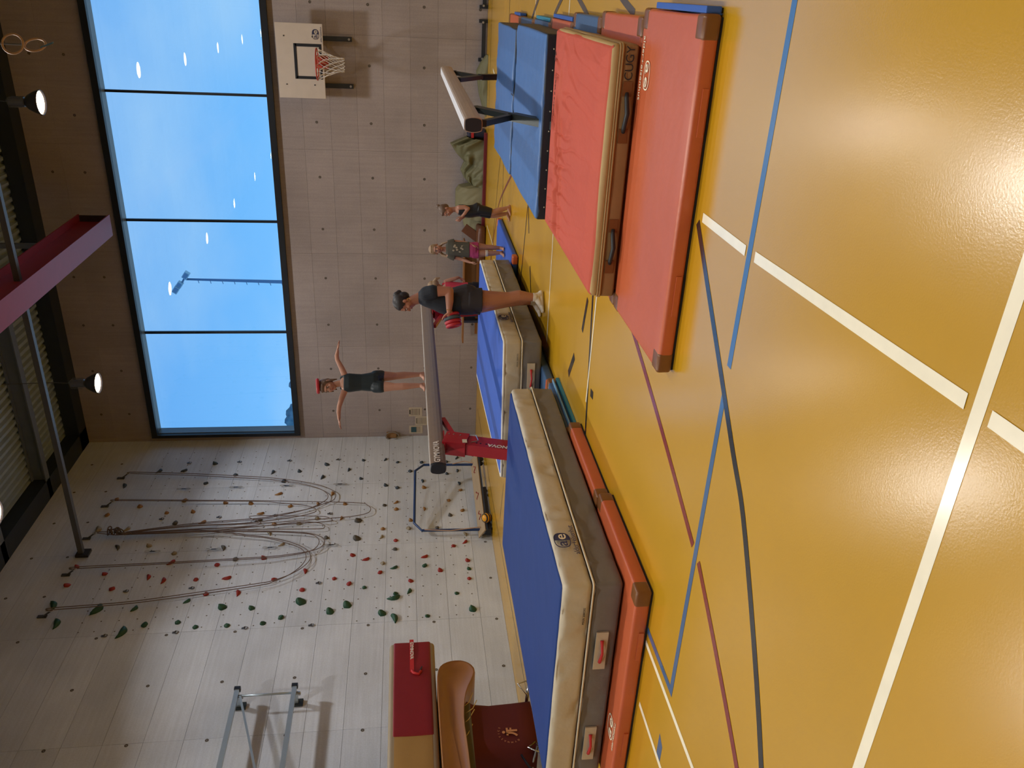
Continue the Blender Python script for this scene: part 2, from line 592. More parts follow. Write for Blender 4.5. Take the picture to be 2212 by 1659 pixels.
# ================================================================== STRUCTURE
D = 16.505          # back wall plane
XR = 15.5           # right wall
YF = -5.5           # wall behind the camera
ZB = 8.57           # underside of roof beams
ZD = 8.85           # roof deck
WZ0, WZ1 = 4.0, 7.21
WX0, WX1 = 0.10, 12.30

M_CB = concrete('concrete_back', (162, 153, 154), 'z')
M_CL = concrete('concrete_left', (206, 215, 229), 'y')
M_DARK = mat('dark_steel', (34, 40, 50), 0.5, 0.1)
M_FRAME = mat('window_frame_paint', (26, 32, 42), 0.45, 0.06)
M_REVEAL = mat('reveal_metal', (120, 138, 150), 0.4, 0.05, metal=0.2)


def floor_material():
    m = mat('yellow_floor', (190, 143, 22), 0.22, 0.045, 1.3, bump=0.16, bscale=120.0, coat=0.0, spec=0.5, ior=2.4, bdist=0.002)
    return m


M_FLOOR = floor_material()
fl = MB().box(((XR) / 2, (D + YF) / 2, -0.05), (XR + 0.4, D - YF + 0.4, 0.1)).build('floor', M_FLOOR)
struct(fl)
fl['label'] = 'glossy yellow sports floor with painted court lines'

LINE_M = {
    'white': mat('line_white', (248, 238, 210), 0.2, 0.05, 8, ior=2.4),
    'blue': mat('line_blue', (62, 98, 140), 0.2, 0.05, 8, ior=2.4),
    'black': mat('line_black', (34, 32, 30), 0.2, 0.08, 8, ior=2.4),
    'maroon': mat('line_maroon', (124, 36, 30), 0.2, 0.06, 8, ior=2.4),
    'grey': mat('line_grey', (72, 66, 62), 0.2, 0.06, 8, ior=2.4),
}


def court_line(color, pts, w, z):
    pts = [Vector((a, b, 0)) for a, b in pts]
    if len(pts) > 2:                      # smooth polyline (Catmull-Rom)
        out = []
        for i in range(len(pts) - 1):
            p0 = pts[max(i - 1, 0)]
            p1, p2 = pts[i], pts[i + 1]
            p3 = pts[min(i + 2, len(pts) - 1)]
            for k in range(6):
                t = k / 6
                out.append(0.5 * ((2 * p1) + (p2 - p0) * t + (2 * p0 - 5 * p1 + 4 * p2 - p3) * t * t + (3 * p1 - p0 - 3 * p2 + p3) * t ** 3))
        out.append(pts[-1])
        pts = out
    vs, fs = [], []
    for i, p in enumerate(pts):
        d = (pts[min(i + 1, len(pts) - 1)] - pts[max(i - 1, 0)]).normalized()
        s = Vector((-d.y, d.x, 0)) * w / 2
        vs += [(p + s).to_tuple()[:2] + (z,), (p - s).to_tuple()[:2] + (z,)]
    for i in range(len(pts) - 1):
        fs.append((2 * i, 2 * i + 1, 2 * i + 3, 2 * i + 2))
    o = MB().add(vs, fs).build('court_line', LINE_M[color], fl)
    for p in o.data.polygons:
        pass
    return o


LINES = [
    ('blue', [(7.82, 3.435), (12.5, 3.435)], .05), ('blue', [(5.63, 3.435), (7.68, 3.435)], .05),
    ('blue', [(5.655, 3.41), (5.655, 5.6)], .05),
    ('black', [(8.353, 4.143), (8.121, 3.903), (7.494, 3.249), (7.178, 2.931), (6.333, 2.352), (5.4, 1.9)], .05),
    ('maroon', [(7.438, 5.497), (7.332, 5.086), (7.017, 4.232), (6.706, 3.488)], .05),
    ('maroon', [(6.674, 3.379), (6.422, 3.0), (6.093, 2.544), (5.6, 1.95)], .05),
    ('white', [(8.395, 4.08), (8.395, 3.48)], .05), ('white', [(8.40, 3.37), (8.45, 1.855)], .05), ('white', [(8.452, 1.75), (8.5, -1.0)], .05),
    ('white', [(5.5, 1.80), (13.0, 1.80)], .052),
    ('white', [(5.555, 1.9), (5.55, 4.02)], .04), ('white', [(5.035, 2.0), (5.045, 3.9)], .04),
    ('black', [(7.466, 6.36), (7.109, 6.33), (6.076, 6.16), (5.4, 6.05)], .05), ('white', [(7.268, 6.20), (6.188, 6.22)], .03),
    ('white', [(7.284, 8.36), (5.762, 8.28)], .03),
    ('black', [(7.472, 10.068), (6.974, 10.247), (5.789, 10.571), (5.04, 10.91)], .04),
    ('black', [(6.277, 9.801), (5.993, 9.605)], .05), ('black', [(7.046, 6.505), (6.705, 6.606)], .06),
    ('black', [(6.357, 6.834), (6.076, 7.029)], .08), ('black', [(6.947, 10.21), (6.636, 10.045)], .05),
    ('black', [(6.389, 6.05), (6.319, 6.04)], .1),
    ('maroon', [(7.44, 11.162), (6.936, 12.083), (6.627, 12.701), (6.176, 13.503), (5.662, 13.933), (5.124, 14.325), (4.261, 14.748)], .05),
    ('black', [(7.4, 13.25), (6.592, 13.728), (5.69, 14.105), (4.4, 14.75)], .03), ('black', [(7.5, 13.15), (5.6, 12.95)], .03),
    ('white', [(5.292, 15.393), (5.259, 14.46), (5.2, 13.93)], .03),
    ('grey', [(9.6, 9.7), (9.431, 10.106), (9.148, 10.694), (8.896, 11.046)], .06),
    ('grey', [(9.56, 8.3), (9.442, 8.583), (9.314, 8.895), (9.203, 9.158)], .06),
    ('grey', [(9.5, 8.3), (9.445, 8.11), (9.373, 7.861), (9.278, 7.514), (9.175, 7.222)], .06),
    ('grey', [(9.55, 6.7), (9.458, 6.448), (9.4, 6.255), (9.32, 5.908)], .06),
    ('white', [(10.5, 10.5), (9.149, 10.50)], .03), ('white', [(10.5, 8.34), (9.187, 8.32)], .03),
    ('black', [(10.5, 13.12), (8.0, 13.12)], .03), ('white', [(8.141, 15.225), (8.052, 14.712)], .05),
    ('black', [(10.8, 15.75), (4.0, 15.75)], .02),
    ('black', [(0.85, 16.2), (0.78, 13.828), (0.76, 11.532), (0.80, 7.0)], .02), ('black', [(2.041, 11.269), (1.159, 11.525)], .02),
]
for i, (c, pts, w) in enumerate(LINES):
    court_line(c, pts, w, 0.0012 + 0.0002 * (i % 9))
dia = [(5.234, 3.486), (5.191, 3.414), (5.03, 3.414), (5.072, 3.486)]
MB().prism(dia, 0.0002, 0.0014).build('court_line', LINE_M['blue'], fl)

# ---- walls made of formwork panels over a backing slab
def panel_grid(parent, us, zs, place, material, hole=None, gap=0.0025):
    cache = {}
    for i in range(len(us) - 1):
        for j in range(len(zs) - 1):
            u0, u1, z0, z1 = us[i], us[i + 1], zs[j], zs[j + 1]
            if hole and u0 >= hole[0] - 1e-4 and u1 <= hole[1] + 1e-4 and z0 >= hole[2] - 1e-4 and z1 <= hole[3] + 1e-4:
                continue
            w, h = u1 - u0 - gap, z1 - z0 - gap
            key = (round(w, 3), round(h, 3))
            if key not in cache:
                mb = MB()
                if place == 'y':
                    mb.box((0, 0, 0), (w, 0.03, h))
                else:
                    mb.box((0, 0, 0), (0.03, w, h))
                me = mb.mesh('panel')
                me.materials.append(material)
                cache[key] = me
            o = bpy.data.objects.new('panel', cache[key])
            COL.objects.link(o)
            o.parent = parent
            if place == 'y':
                o.location = ((u0 + u1) / 2, D + 0.015, (z0 + z1) / 2)
            else:
                o.location = (-0.015, (u0 + u1) / 2, (z0 + z1) / 2)


M_GAP = mat('panel_joint', (84, 80, 76), 0.9, 0.05)
wb = MB()
wb.box((XR / 2, D + 0.18, WZ0 / 2), (XR + 0.6, 0.3, WZ0))
wb.box((XR / 2, D + 0.18, (WZ1 + 9.2) / 2), (XR + 0.6, 0.3, 9.2 - WZ1))
wb.box((WX0 / 2 - 0.15, D + 0.18, (WZ0 + WZ1) / 2), (WX0 + 0.3, 0.3, WZ1 - WZ0))
wb.box(((WX1 + XR) / 2 + 0.15, D + 0.18, (WZ0 + WZ1) / 2), (XR - WX1 + 0.3, 0.3, WZ1 - WZ0))
wall_back = struct(wb.build('wall_back', mat('back_panel_joint', (112, 104, 98), 0.9, 0.05)))
wall_back['label'] = 'board-marked concrete end wall under the long window'
ux = [0.0, WX0, 2.27, 4.36, 6.45, 8.54, 10.63, WX1, XR]
uz = [0.0, 0.40, 0.92, 1.44, 1.95, 2.46, 2.97, 3.49, WZ0, 5.6, WZ1, 8.0, 9.0]
panel_grid(wall_back, ux, uz, 'y', M_CB, hole=(WX0, WX1, WZ0, WZ1), gap=0.0025)

wall_left = struct(MB().box((-0.18, (D + YF) / 2, 4.6), (0.3, D - YF + 0.6, 9.2)).build('wall_left', M_GAP))
wall_left['label'] = 'pale concrete climbing wall along the left side'
uy = [YF, -2.2, -0.1, 2.0, 4.1, 6.17, 8.255, 10.37, 12.45, 14.53, D]
uz = [0.0, 0.40, 0.93, 1.46, 1.99, 2.52, 3.06, 3.59, 4.12, 4.66, 5.19, 5.72, 6.25, 6.78, 7.24, 8.0, 9.0]
panel_grid(wall_left, uy, uz, 'x', M_CL, gap=0.004)
M_CX = concrete('concrete_far', (165, 160, 154), 'z')
wr = struct(MB().box((XR + 0.15, (D + YF) / 2, 4.6), (0.3, D - YF + 0.6, 9.2)).build('wall_right', M_CX))
wr['label'] = 'plain concrete side wall'
wf = struct(MB().box((XR / 2, YF - 0.15, 4.6), (XR + 0.6, 0.3, 9.2)).build('wall_front', M_CX))
wf['label'] = 'plain concrete wall behind the viewer'

# tie holes and climbing bolt holes: dark shallow cups, too small to pick apart
M_HOLE = mat('hole_shadow_grey', (92, 86, 80), 0.9, 0.1)


def cup(mb, c, nrm, r):
    n = Vector(nrm)
    a = n.orthogonal().normalized()
    b = n.cross(a)
    k = 8
    c = Vector(c)
    vs = [c + (a * math.cos(2 * math.pi * i / k) + b * math.sin(2 * math.pi * i / k)) * r + n * 0.002 for i in range(k)]
    vs += [c - n * 0.001]
    mb.add(vs, [(i, (i + 1) % k, k) for i in range(k)])


th = MB()
for i in range(15):
    x = 0.69 + 1.046 * i
    for z in (0.14, 1.18, 2.205, 3.235, 7.62, 8.2):
        cup(th, (x, D - 0.0005, z), (0, -1, 0), 0.027)
o = th.build('tie_hole', M_HOLE, wall_back, fix=False)
o['kind'] = 'stuff'
th = MB()
for i in range(14):
    y = 3.0 + 1.045 * i
    for z in (0.14, 1.18, 2.25, 3.3, 4.35, 5.4, 6.45, 7.6, 8.2):
        if y > 10.4 and 0.3 < z < 7.3:
            continue
        cup(th, (0.0005, y, z), (1, 0, 0), 0.027)
rr = random.Random(3)
for i in range(22):
    for j in range(24):
        y = 10.45 + 0.262 * i + rr.uniform(-.03, .03)
        z = 0.52 + 0.272 * j + rr.uniform(-.03, .03)
        if y < 16.3 and rr.random() < 0.86:
            cup(th, (0.0005, y, z), (1, 0, 0), 0.0125)
o = th.build('bolt_hole', M_HOLE, wall_left, fix=False)
o['kind'] = 'stuff'

# ---- ceiling: ribbed metal deck on dark beams
M_DECK = mat('deck_metal', (160, 178, 194), 0.5, 0.08, metal=0.2)
M_BEAM = mat('roof_beam_paint', (104, 114, 128), 0.5, 0.08)
prof = []
x = -0.1
while x < XR + 0.2:
    prof += [(x, ZD), (x + 0.05, ZD), (x + 0.075, ZD + 0.06), (x + 0.125, ZD + 0.06), (x + 0.15, ZD)]
    x += 0.15
vs, fs = [], []
for (a, z) in prof:
    vs += [(a, YF - 0.1, z), (a, D + 0.1, z)]
for i in range(len(prof) - 1):
    fs.append((2 * i, 2 * i + 2, 2 * i + 3, 2 * i + 1))
n = len(vs)
vs += [(-0.3, YF - 0.3, ZD + 0.2), (XR + 0.3, YF - 0.3, ZD + 0.2), (XR + 0.3, D + 0.3, ZD + 0.2), (-0.3, D + 0.3, ZD + 0.2)]
fs.append((n, n + 1, n + 2, n + 3))
ceil = struct(MB().add(vs, fs).build('ceiling', M_DECK, fix=False))
ceil['label'] = 'ribbed dark metal roof deck on steel beams'
for k, y in enumerate((14.38, 12.34, 10.30, 8.26, 6.22, 4.18, 2.14, 0.1, -2.0, -4.0)):
    b = MB()
    b.box((XR / 2, y, ZB + 0.012), (XR, 0.16, 0.024))
    b.box((XR / 2, y, ZB + 0.145), (XR, 0.02, 0.27))
    b.box((XR / 2, y, ZB + 0.268), (XR, 0.16, 0.024))
    b.build('roof_beam', M_BEAM, ceil)
b = MB()
b.box((XR / 2, D - 0.2, ZB + 0.14), (XR, 0.4, 0.28))
b.build('edge_beam', M_DARK, ceil)
b = MB()
b.box((0.2, (D + YF) / 2, ZB + 0.14), (0.4, D - YF, 0.28))
b.build('edge_beam', M_DARK, ceil)

# ---- window
win = bpy.data.objects.new('window_1', None)
COL.objects.link(win)
struct(win)
win['label'] = 'long high window of tall panes in a dark metal frame'
fw = 0.12
GY = D + 0.26
for nm, c, s in (
        ('frame_rail', ((WX0 + WX1) / 2, D - 0.02, WZ0 + fw / 2), (WX1 - WX0, 0.10, fw)),
        ('frame_rail', ((WX0 + WX1) / 2, D - 0.02, WZ1 - fw / 2), (WX1 - WX0, 0.10, fw)),
        ('frame_post', (WX0 + 0.035, D - 0.02, (WZ0 + WZ1) / 2), (0.07, 0.10, WZ1 - WZ0 - 2 * fw)),
        ('frame_post', (WX1 - 0.035, D - 0.02, (WZ0 + WZ1) / 2), (0.07, 0.10, WZ1 - WZ0 - 2 * fw))):
    MB().box(c, s).build(nm, M_FRAME, win)
# reveals
MB().box(((WX0 + WX1) / 2, D + 0.15, WZ1 - fw + 0.03), (WX1 - WX0, 0.24, 0.05)).build('reveal', M_REVEAL, win)
MB().box(((WX0 + WX1) / 2, D + 0.15, WZ0 + fw - 0.03), (WX1 - WX0, 0.24, 0.05)).build('reveal', M_REVEAL, win)
MB().box((WX0 + 0.05, D + 0.15, (WZ0 + WZ1) / 2), (0.06, 0.24, WZ1 - WZ0 - 2 * fw)).build('reveal', M_REVEAL, win)
MB().box((WX1 - 0.05, D + 0.15, (WZ0 + WZ1) / 2), (0.06, 0.24, WZ1 - WZ0 - 2 * fw)).build('reveal', M_REVEAL, win)
M_GLASS = glass_mat()
mull = [WX0, 2.52, 4.95, 7.39, 9.83, WX1]
for x in mull[1:-1]:
    MB().box((x, GY - 0.02, (WZ0 + WZ1) / 2), (0.045, 0.06, WZ1 - WZ0 - 2 * fw)).build('mullion', M_FRAME, win)
for i in range(5):
    x0, x1 = mull[i] + 0.02, mull[i + 1] - 0.02
    MB().box(((x0 + x1) / 2, GY, (WZ0 + WZ1) / 2), (x1 - x0, 0.012, WZ1 - WZ0 - 2 * fw + 0.02)).build('pane', M_GLASS, win)

# ---- red channel girder under the roof, running towards the window
M_RED = mat('red_paint', (150, 44, 62), 0.45, 0.06)
g = thing('steel_girder', 'red steel channel girder hanging under the roof, ending near the window', 'girder', (5.10, 15.9, 7.1))
L = 20.5
b = MB()
b.box((-0.03, -L / 2, 0.012), (0.40, L, 0.024))
b.box((0.03, -L / 2, 0.28), (0.02, L, 0.53))
b.box((-0.03, -L / 2, 0.555), (0.40, L, 0.024))
b.build('channel', M_RED, g)
MB().box((0.06, -0.04, 0.28), (0.2, 0.012, 0.50)).build('dark_end', mat('girder_shadow', (52, 40, 50), 0.6), g)  # dark sheet across the open channel end, recess shade put into its colour
bw_ = MB()
for yy in (-1.5, -5.6, -9.7, -13.8, -17.9):
    bw_ = MB().box((0.0, yy, 1.02), (0.08, 0.08, 0.92))
    bw_.build('hanger_post', M_BEAM, g)

# ---- grey bar across the hall under the roof, bolted to the left wall
gb = thing('ceiling_bar', 'long square grey steel bar across the hall, bolted high on the climbing wall', 'bar', (0, 12.47, 7.38))
M_BAR = mat('bar_grey', (96, 98, 104), 0.45, 0.06, metal=0.3)
MB().box((XR / 2, 0, 0), (XR, 0.085, 0.085)).build('bar', M_BAR, gb)
MB().box((0.03, 0, -0.03), (0.05, 0.20, 0.22)).build('wall_bracket', mat('bracket_dark', (44, 42, 46), 0.5), gb, bevel=0.01)

# ---- pendant lamps
M_REFL = mat('lamp_reflector', (70, 70, 84), 0.3, 0.05, metal=0.4)
M_HOUS = mat('lamp_housing', (120, 124, 132), 0.4, 0.05, metal=0.5)
M_WARM = emit_mat('lamp_glow', (255, 222, 170), 26.0)
LAMPS = []
LIGHT = None


def lamp(x, y, label, group=None, z=7.2):
    global LIGHT
    root = thing('pendant_lamp', label, 'lamp', (x, y, z), 0, group)
    if not LAMPS:
        parts = []
        prof = [(0.19, 0.0), (0.185, 0.03), (0.16, 0.10), (0.11, 0.19), (0.055, 0.24), (0.05, 0.24), (0.10, 0.185), (0.15, 0.10), (0.178, 0.03), (0.182, 0.0)]
        vs, fs = [], []
        N = 24
        for (r, h) in prof:
            for k in range(N):
                t = 2 * math.pi * k / N
                vs.append((r * math.cos(t), r * math.sin(t), h))
        for i in range(len(prof)):
            i2 = (i + 1) % len(prof)
            for k in range(N):
                k2 = (k + 1) % N
                fs.append((i * N + k, i * N + k2, i2 * N + k2, i2 * N + k))
        parts.append(MB().add(vs, fs).build('reflector', M_REFL, root, smooth=True))
        parts.append(MB().lathe([(0.17, 0.026), (0.17, 0.030)], n=24).build('diffuser', M_WARM, root))
        parts.append(MB().lathe([(0.05, 0.235), (0.075, 0.25), (0.075, 0.46), (0.06, 0.49), (0.02, 0.50)], n=14).build('housing', M_HOUS, root, smooth=False))
        cg = MB()
        for k in range(4):
            t = math.pi / 4 + k * math.pi / 2
            cg.tube([(0.1 * math.cos(t), 0.1 * math.sin(t), 0.27), (0.1 * math.cos(t), 0.1 * math.sin(t), 0.46), (0.02, 0.0, 0.52)], 0.006, 6)
        parts.append(cg.build('bracket', M_HOUS, root))
        parts.append(MB().tube([(0, 0, 0.49), (0.01, 0.02, 0.75), (0, 0, 1.66)], 0.008, 6).build('cable', M_BAR, root))
        LIGHT = bpy.data.lights.new('lamp_light', 'AREA')
        LIGHT.shape = 'DISK'
        LIGHT.size = 0.33
        LIGHT.energy = LAMP_WATTS
        LIGHT.spread = math.radians(124)
        LIGHT.color = (1.0, 0.98, 0.95)
        lo = bpy.data.objects.new('lamp_light', LIGHT)
        COL.objects.link(lo)
        lo.parent = root
        lo.location = (0, 0, 0.02)
        parts.append(lo)
        LAMPS.append(parts)
    else:
        for p in LAMPS[0]:
            c = p.copy()
            COL.objects.link(c)
            c.parent = root
    return root


lamp(7.50, 14.12, 'lit pendant lamp with round reflector above the basketball hoop', 'pendant lamps')
lamp(2.58, 14.17, 'lit pendant lamp with round reflector in the corner above the beam', 'pendant lamps')
lamp(2.62, 10.0, 'lit pendant lamp cut off at the picture edge over the climbing wall', 'pendant lamps')
for x, y in ((12.4, 14.1), (7.4, 10.0), (12.4, 10.0), (2.6, 5.8), (7.4, 5.8), (12.4, 5.8), (2.6, 1.6), (7.4, 1.6), (12.4, 1.6), (2.6, -2.6), (7.4, -2.6), (12.4, -2.6)):
    lamp(x, y, 'lit pendant lamp outside the picture, %s column, %s row from the window' % (
        {2.6: 'left', 7.4: 'middle', 12.4: 'right'}[x], {14.1: 'first', 10.0: 'second', 5.8: 'third', 1.6: 'fourth', -2.6: 'fifth'}[y]), 'pendant lamps outside the picture')

# ================================================================== MATS
M_ORANGE = mat('vinyl_orange', (184, 88, 50), 0.36, 0.05, 3.0, bump=0.25, bscale=5.0, spec=0.6, bdist=0.02)
M_CORAL = mat('nylon_coral', (182, 78, 56), 0.6, 0.07, 2.0, bump=0.3, bscale=9.0, stretch=(2, 0.7, 1), spec=0.25, bdist=0.02)
M_BLUEV = mat('vinyl_blue', (58, 88, 124), 0.4, 0.06, 3.0, bump=0.2, bscale=6.0, bdist=0.02)
M_BLUEN = mat('nylon_blue', (62, 104, 160), 0.42, 0.10, 2.4, bump=0.35, bscale=7.0, stretch=(0.6, 6, 1), bdist=0.02)
M_NAVY = mat('navy_side', (24, 30, 42), 0.5, 0.1)
M_ROYAL = mat('royal_cover', (26, 54, 114), 0.6, 0.06, 3.0, spec=0.2, bump=0.2, bscale=4.0, bdist=0.02)
M_ROYAL2 = mat('royal_cover_bright', (40, 84, 176), 0.5, 0.06, 3.0, bump=0.2, bscale=4.0, bdist=0.02)
M_TAN = mat('tan_vinyl', (184, 172, 148), 0.42, 0.07, 4.0, bump=0.4, bscale=7.0, bdist=0.02)
M_GREYV = mat('grey_vinyl', (106, 102, 98), 0.42, 0.07, 4.0, bump=0.4, bscale=6.0, bdist=0.02)
M_BROWN = mat('brown_corner', (116, 72, 36), 0.32, 0.12, 14.0)
M_SOLE = mat('dark_sole', (30, 30, 30), 0.8, 0.1)
M_CREAM = mat('print_cream', (226, 214, 186), 0.6, 0.03)
M_INK = mat('print_navy', (44, 48, 84), 0.6, 0.05)
M_BLACK = mat('print_black', (40, 34, 32), 0.7, 0.05)
M_STRAP = mat('red_strap', (190, 40, 44), 0.6, 0.06)
M_PIPE = mat('pale_piping', (206, 196, 172), 0.5, 0.05)
M_TEAL = mat('teal_flap', (34, 124, 152), 0.5, 0.06)
M_FLAP = mat('blue_flap', (40, 84, 160), 0.5, 0.06)


def ring_box(lx, ly, z, t):
    """piping cord around a block"""
    pts = []
    r = 0.03
    for cx, cy, a0 in ((lx / 2 - r, ly / 2 - r, 0), (-lx / 2 + r, ly / 2 - r, 90), (-lx / 2 + r, -ly / 2 + r, 180), (lx / 2 - r, -ly / 2 + r, 270)):
        for k in range(4):
            a = math.radians(a0 + 30 * k)
            pts.append((cx + r * math.cos(a), cy + r * math.sin(a), z))
    pts.append(pts[0])
    return MB().tube(pts, t, 6, cap=False)


PATCH_CACHE = {}


def thin_mat(label, x0, x1, y0, y1, color, z1=0.095, corners='all', handles=(), flap=None, z0=0.0, seed=0.0, logo=None, patch=None):
    lx, ly = x1 - x0, y1 - y0
    root = thing('gym_mat', label, 'mat', ((x0 + x1) / 2, (y0 + y1) / 2, z0), 0, 'thin gym mats')
    cushion(lx - 0.006, ly - 0.006, 0.012, z1, 0.022, 0.12, amp=0.006, nscale=(2.2, 2.2, 2), seed=seed).build('pad', color, root, smooth=True)
    MB().box((0, 0, 0.007), (lx - 0.03, ly - 0.03, 0.014)).build('sole', M_SOLE, root)
    pm = patch or M_BROWN
    for sx in (-1, 1):
        for sy in (-1, 1):
            c = cushion(0.13, 0.12, 0.011, z1 + 0.003, 0.022, 0.05)
            o = c.build('corner_patch', pm, root, smooth=True)
            o.location = (sx * (lx / 2 - 0.0635), sy * (ly / 2 - 0.0585), 0)
    for hx_ in handles:
        h = MB().box((hx_, -ly / 2 - 0.001, 0.045), (0.24, 0.008, 0.032))
        h.build('handle', color, root, bevel=0.003)
    if flap:
        fm, fy0, fy1 = flap
        MB().box((lx / 2 + 0.018, (fy0 + fy1) / 2, z1 * 0.5), (0.034, fy1 - fy0, z1 * 0.8)).build('joining_flap', fm, root, bevel=0.008)
    return root


# --- row of seven thin mats under the thick mats on the right
A = thin_mat('orange thin mat nearest the viewer with cream lettering and brown corners', 7.43, 9.37, 4.19, 5.30, M_ORANGE, 0.10, handles=(0.505, -0.49), flap=(M_FLAP, -0.53, 0.35), seed=1.0)
thin_mat('orange thin mat half under the coral thick mat', 7.43, 9.32, 5.32, 6.46, M_ORANGE, 0.10, seed=2.0)
thin_mat('slate blue thin mat under the gap between coral and blue thick mats', 7.44, 9.28, 6.48, 7.56, M_BLUEV, 0.10, seed=3.0)
thin_mat('orange thin mat under the nearer blue thick mat', 7.44, 9.20, 7.58, 8.76, M_ORANGE, 0.10, flap=(M_FLAP, -0.5, 0.5), seed=4.0)
thin_mat('slate blue thin mat under the nearer blue thick mat, with teal flap', 7.44, 9.15, 8.78, 9.94, M_BLUEV, 0.10, flap=(M_TEAL, -0.5, 0.45), seed=5.0)
thin_mat('slate blue thin mat under the farther blue thick mat', 7.44, 9.13, 9.96, 11.12, M_BLUEV, 0.10, seed=6.0)
thin_mat('orange thin mat farthest along the right-hand row', 7.44, 9.13, 11.14, 12.24, M_ORANGE, 0.10, flap=(M_FLAP, -0.5, 0.1), seed=7.0)
ax, ay = A.location.x, A.location.y
emblem((9.0 - ax, 5.09 - ay, 0.1035), (-1, 0, 0), (0, -1, 0), 0.17, M_CREAM, A, solid=False)
text_obj('lettering', 'alder+eisenhut', 0.062, (9.03 - ax, 5.215 - ay, 0.1035), (-1, 0, 0), (0, -1, 0), M_CREAM, A)

# --- coral thick mat
R = thing('thick_mat', 'coral red thick mat with tan sides, black handles and stencilled letters', 'mat', (8.335, 6.29, 0.107))
lx, ly = 1.65, 2.0
cushion(lx, ly, 0.0, 0.105, 0.02, 0.12, amp=0.008, nscale=(2.5, 2.5, 5), seed=3).build('lower_band', mat('tan_canvas', (146, 112, 68), 0.7, 0.1, 6), R, smooth=True)
cushion(lx, ly, 0.105, 0.178, 0.035, 0.12, amp=0.012, nscale=(3, 3, 5), seed=8).build('upper_band', mat('tan_canvas_light', (176, 148, 98), 0.7, 0.1, 6), R, smooth=True)
ring_box(lx + 0.006, ly + 0.006, 0.105, 0.009).build('piping', mat('tan_piping', (158, 124, 74), 0.6), R, smooth=True)
ring_box(lx + 0.004, ly + 0.004, 0.12, 0.007).build('piping', MATS['tan_piping'], R, smooth=True)


def coral_cover():
    """top sheet with long folds fanning from a cross ridge"""
    nx, ny = 200, 170
    W_, H_ = lx - 0.05, ly - 0.05
    vs, fs = [], []
    for i in range(nx + 1):
        for j in range(ny + 1):
            x = -W_ / 2 + W_ * i / nx
            y = -H_ / 2 + H_ * j / ny
            edge = min(min(i, nx - i) / 14.0, min(j, ny - j) / 14.0, 1.0)
            far = max(0.0, min(1.0, (y + 0.35) / 0.7))
            g = x * (1.0 - 0.25 * y) + 0.06 * noise.noise(Vector((x * 2, y * 2, 4.0)))
            v = abs(noise.noise(Vector((g * 8.0, y * 0.9, 2.0))))
            f = -0.020 * max(0.0, 1.0 - v * 7.0) * (0.25 + 0.75 * far)
            mid = 0.42 + 0.10 * math.sin(2.4 * x + 0.6) + 0.03 * noise.noise(Vector((x * 5, 0, 9)))
            k = 1 if x < 0.30 else max(0, 1 - (x - 0.30) * 3)
            ridge = (math.exp(-((y - mid) / 0.022) ** 2) * 0.030 + math.exp(-((y - mid + 0.10 - 0.15 * x) / 0.02) ** 2) * 0.022 - math.exp(-((y - mid + 0.05) / 0.02) ** 2) * 0.018) * k
            n2 = noise.noise(Vector((x * 6 + y * 3, y * 8, 1.0))) * 0.012 * math.exp(-((y - mid) / 0.22) ** 2)
            z = 0.183 + max(0.0, 0.026 + f + ridge + n2) * edge
            vs.append((x, y, z))
    for i in range(nx):
        for j in range(ny):
            a = i * (ny + 1) + j
            fs.append((a, a + ny + 1, a + ny + 2, a + 1))
    n = len(vs)
    per = [i * (ny + 1) for i in range(nx + 1)] + [nx * (ny + 1) + j for j in range(1, ny + 1)] + [i * (ny + 1) + ny for i in range(nx - 1, -1, -1)] + [j for j in range(ny - 1, 0, -1)]
    for p in per:
        x, y, z = vs[p]
        vs.append((x * 1.02, y * 1.015, 0.165))
    k = len(per)
    for i in range(k):
        fs.append((per[i], n + i, n + (i + 1) % k, per[(i + 1) % k]))
    return MB().add(vs, fs)


coral_cover().build('top_cover', M_CORAL, R, smooth=True)
M_HANDLE = mat('black_rubber', (34, 36, 38), 0.5, 0.05)
for hx_ in (0.42, -0.46):
    hb = MB().tube([(hx_ - 0.12, -ly / 2 - 0.008, 0.055), (hx_ - 0.09, -ly / 2 - 0.03, 0.060), (hx_, -ly / 2 - 0.042, 0.050), (hx_ + 0.09, -ly / 2 - 0.03, 0.060), (hx_ + 0.12, -ly / 2 - 0.008, 0.055)], [0.012, 0.015, 0.016, 0.015, 0.012], 8)
    h = hb.build('handle', M_HANDLE, R, smooth=True)
    for s in (-1, 1):
        MB().box((hx_ + s * 0.145, -ly / 2 - 0.003, 0.055), (0.09, 0.008, 0.06)).build('handle_patch', MATS['brown_corner'], h, bevel=0.002)
for k, ch_ in enumerate('CUGY'):
    text_obj('letter', ch_, 0.075, (0.64 + 0.052 * k, -ly / 2 - 0.008, 0.055), (1, 0, 0), (0, 0, 1), M_BLACK, R)
text_obj('lettering', 'ALDER & EISENHUT', 0.045, (0.30, 0.74, 0.212), (-1, 0.1, 0), (-0.1, -1, 0), mat('faded_print', (110, 60, 48), 0.7), R)
text_obj('lettering', 'AE', 0.07, (0.62, 0.80, 0.212), (-1, 0.1, 0), (-0.1, -1, 0), MATS['faded_print'], R)

# --- two blue thick mats with navy sides


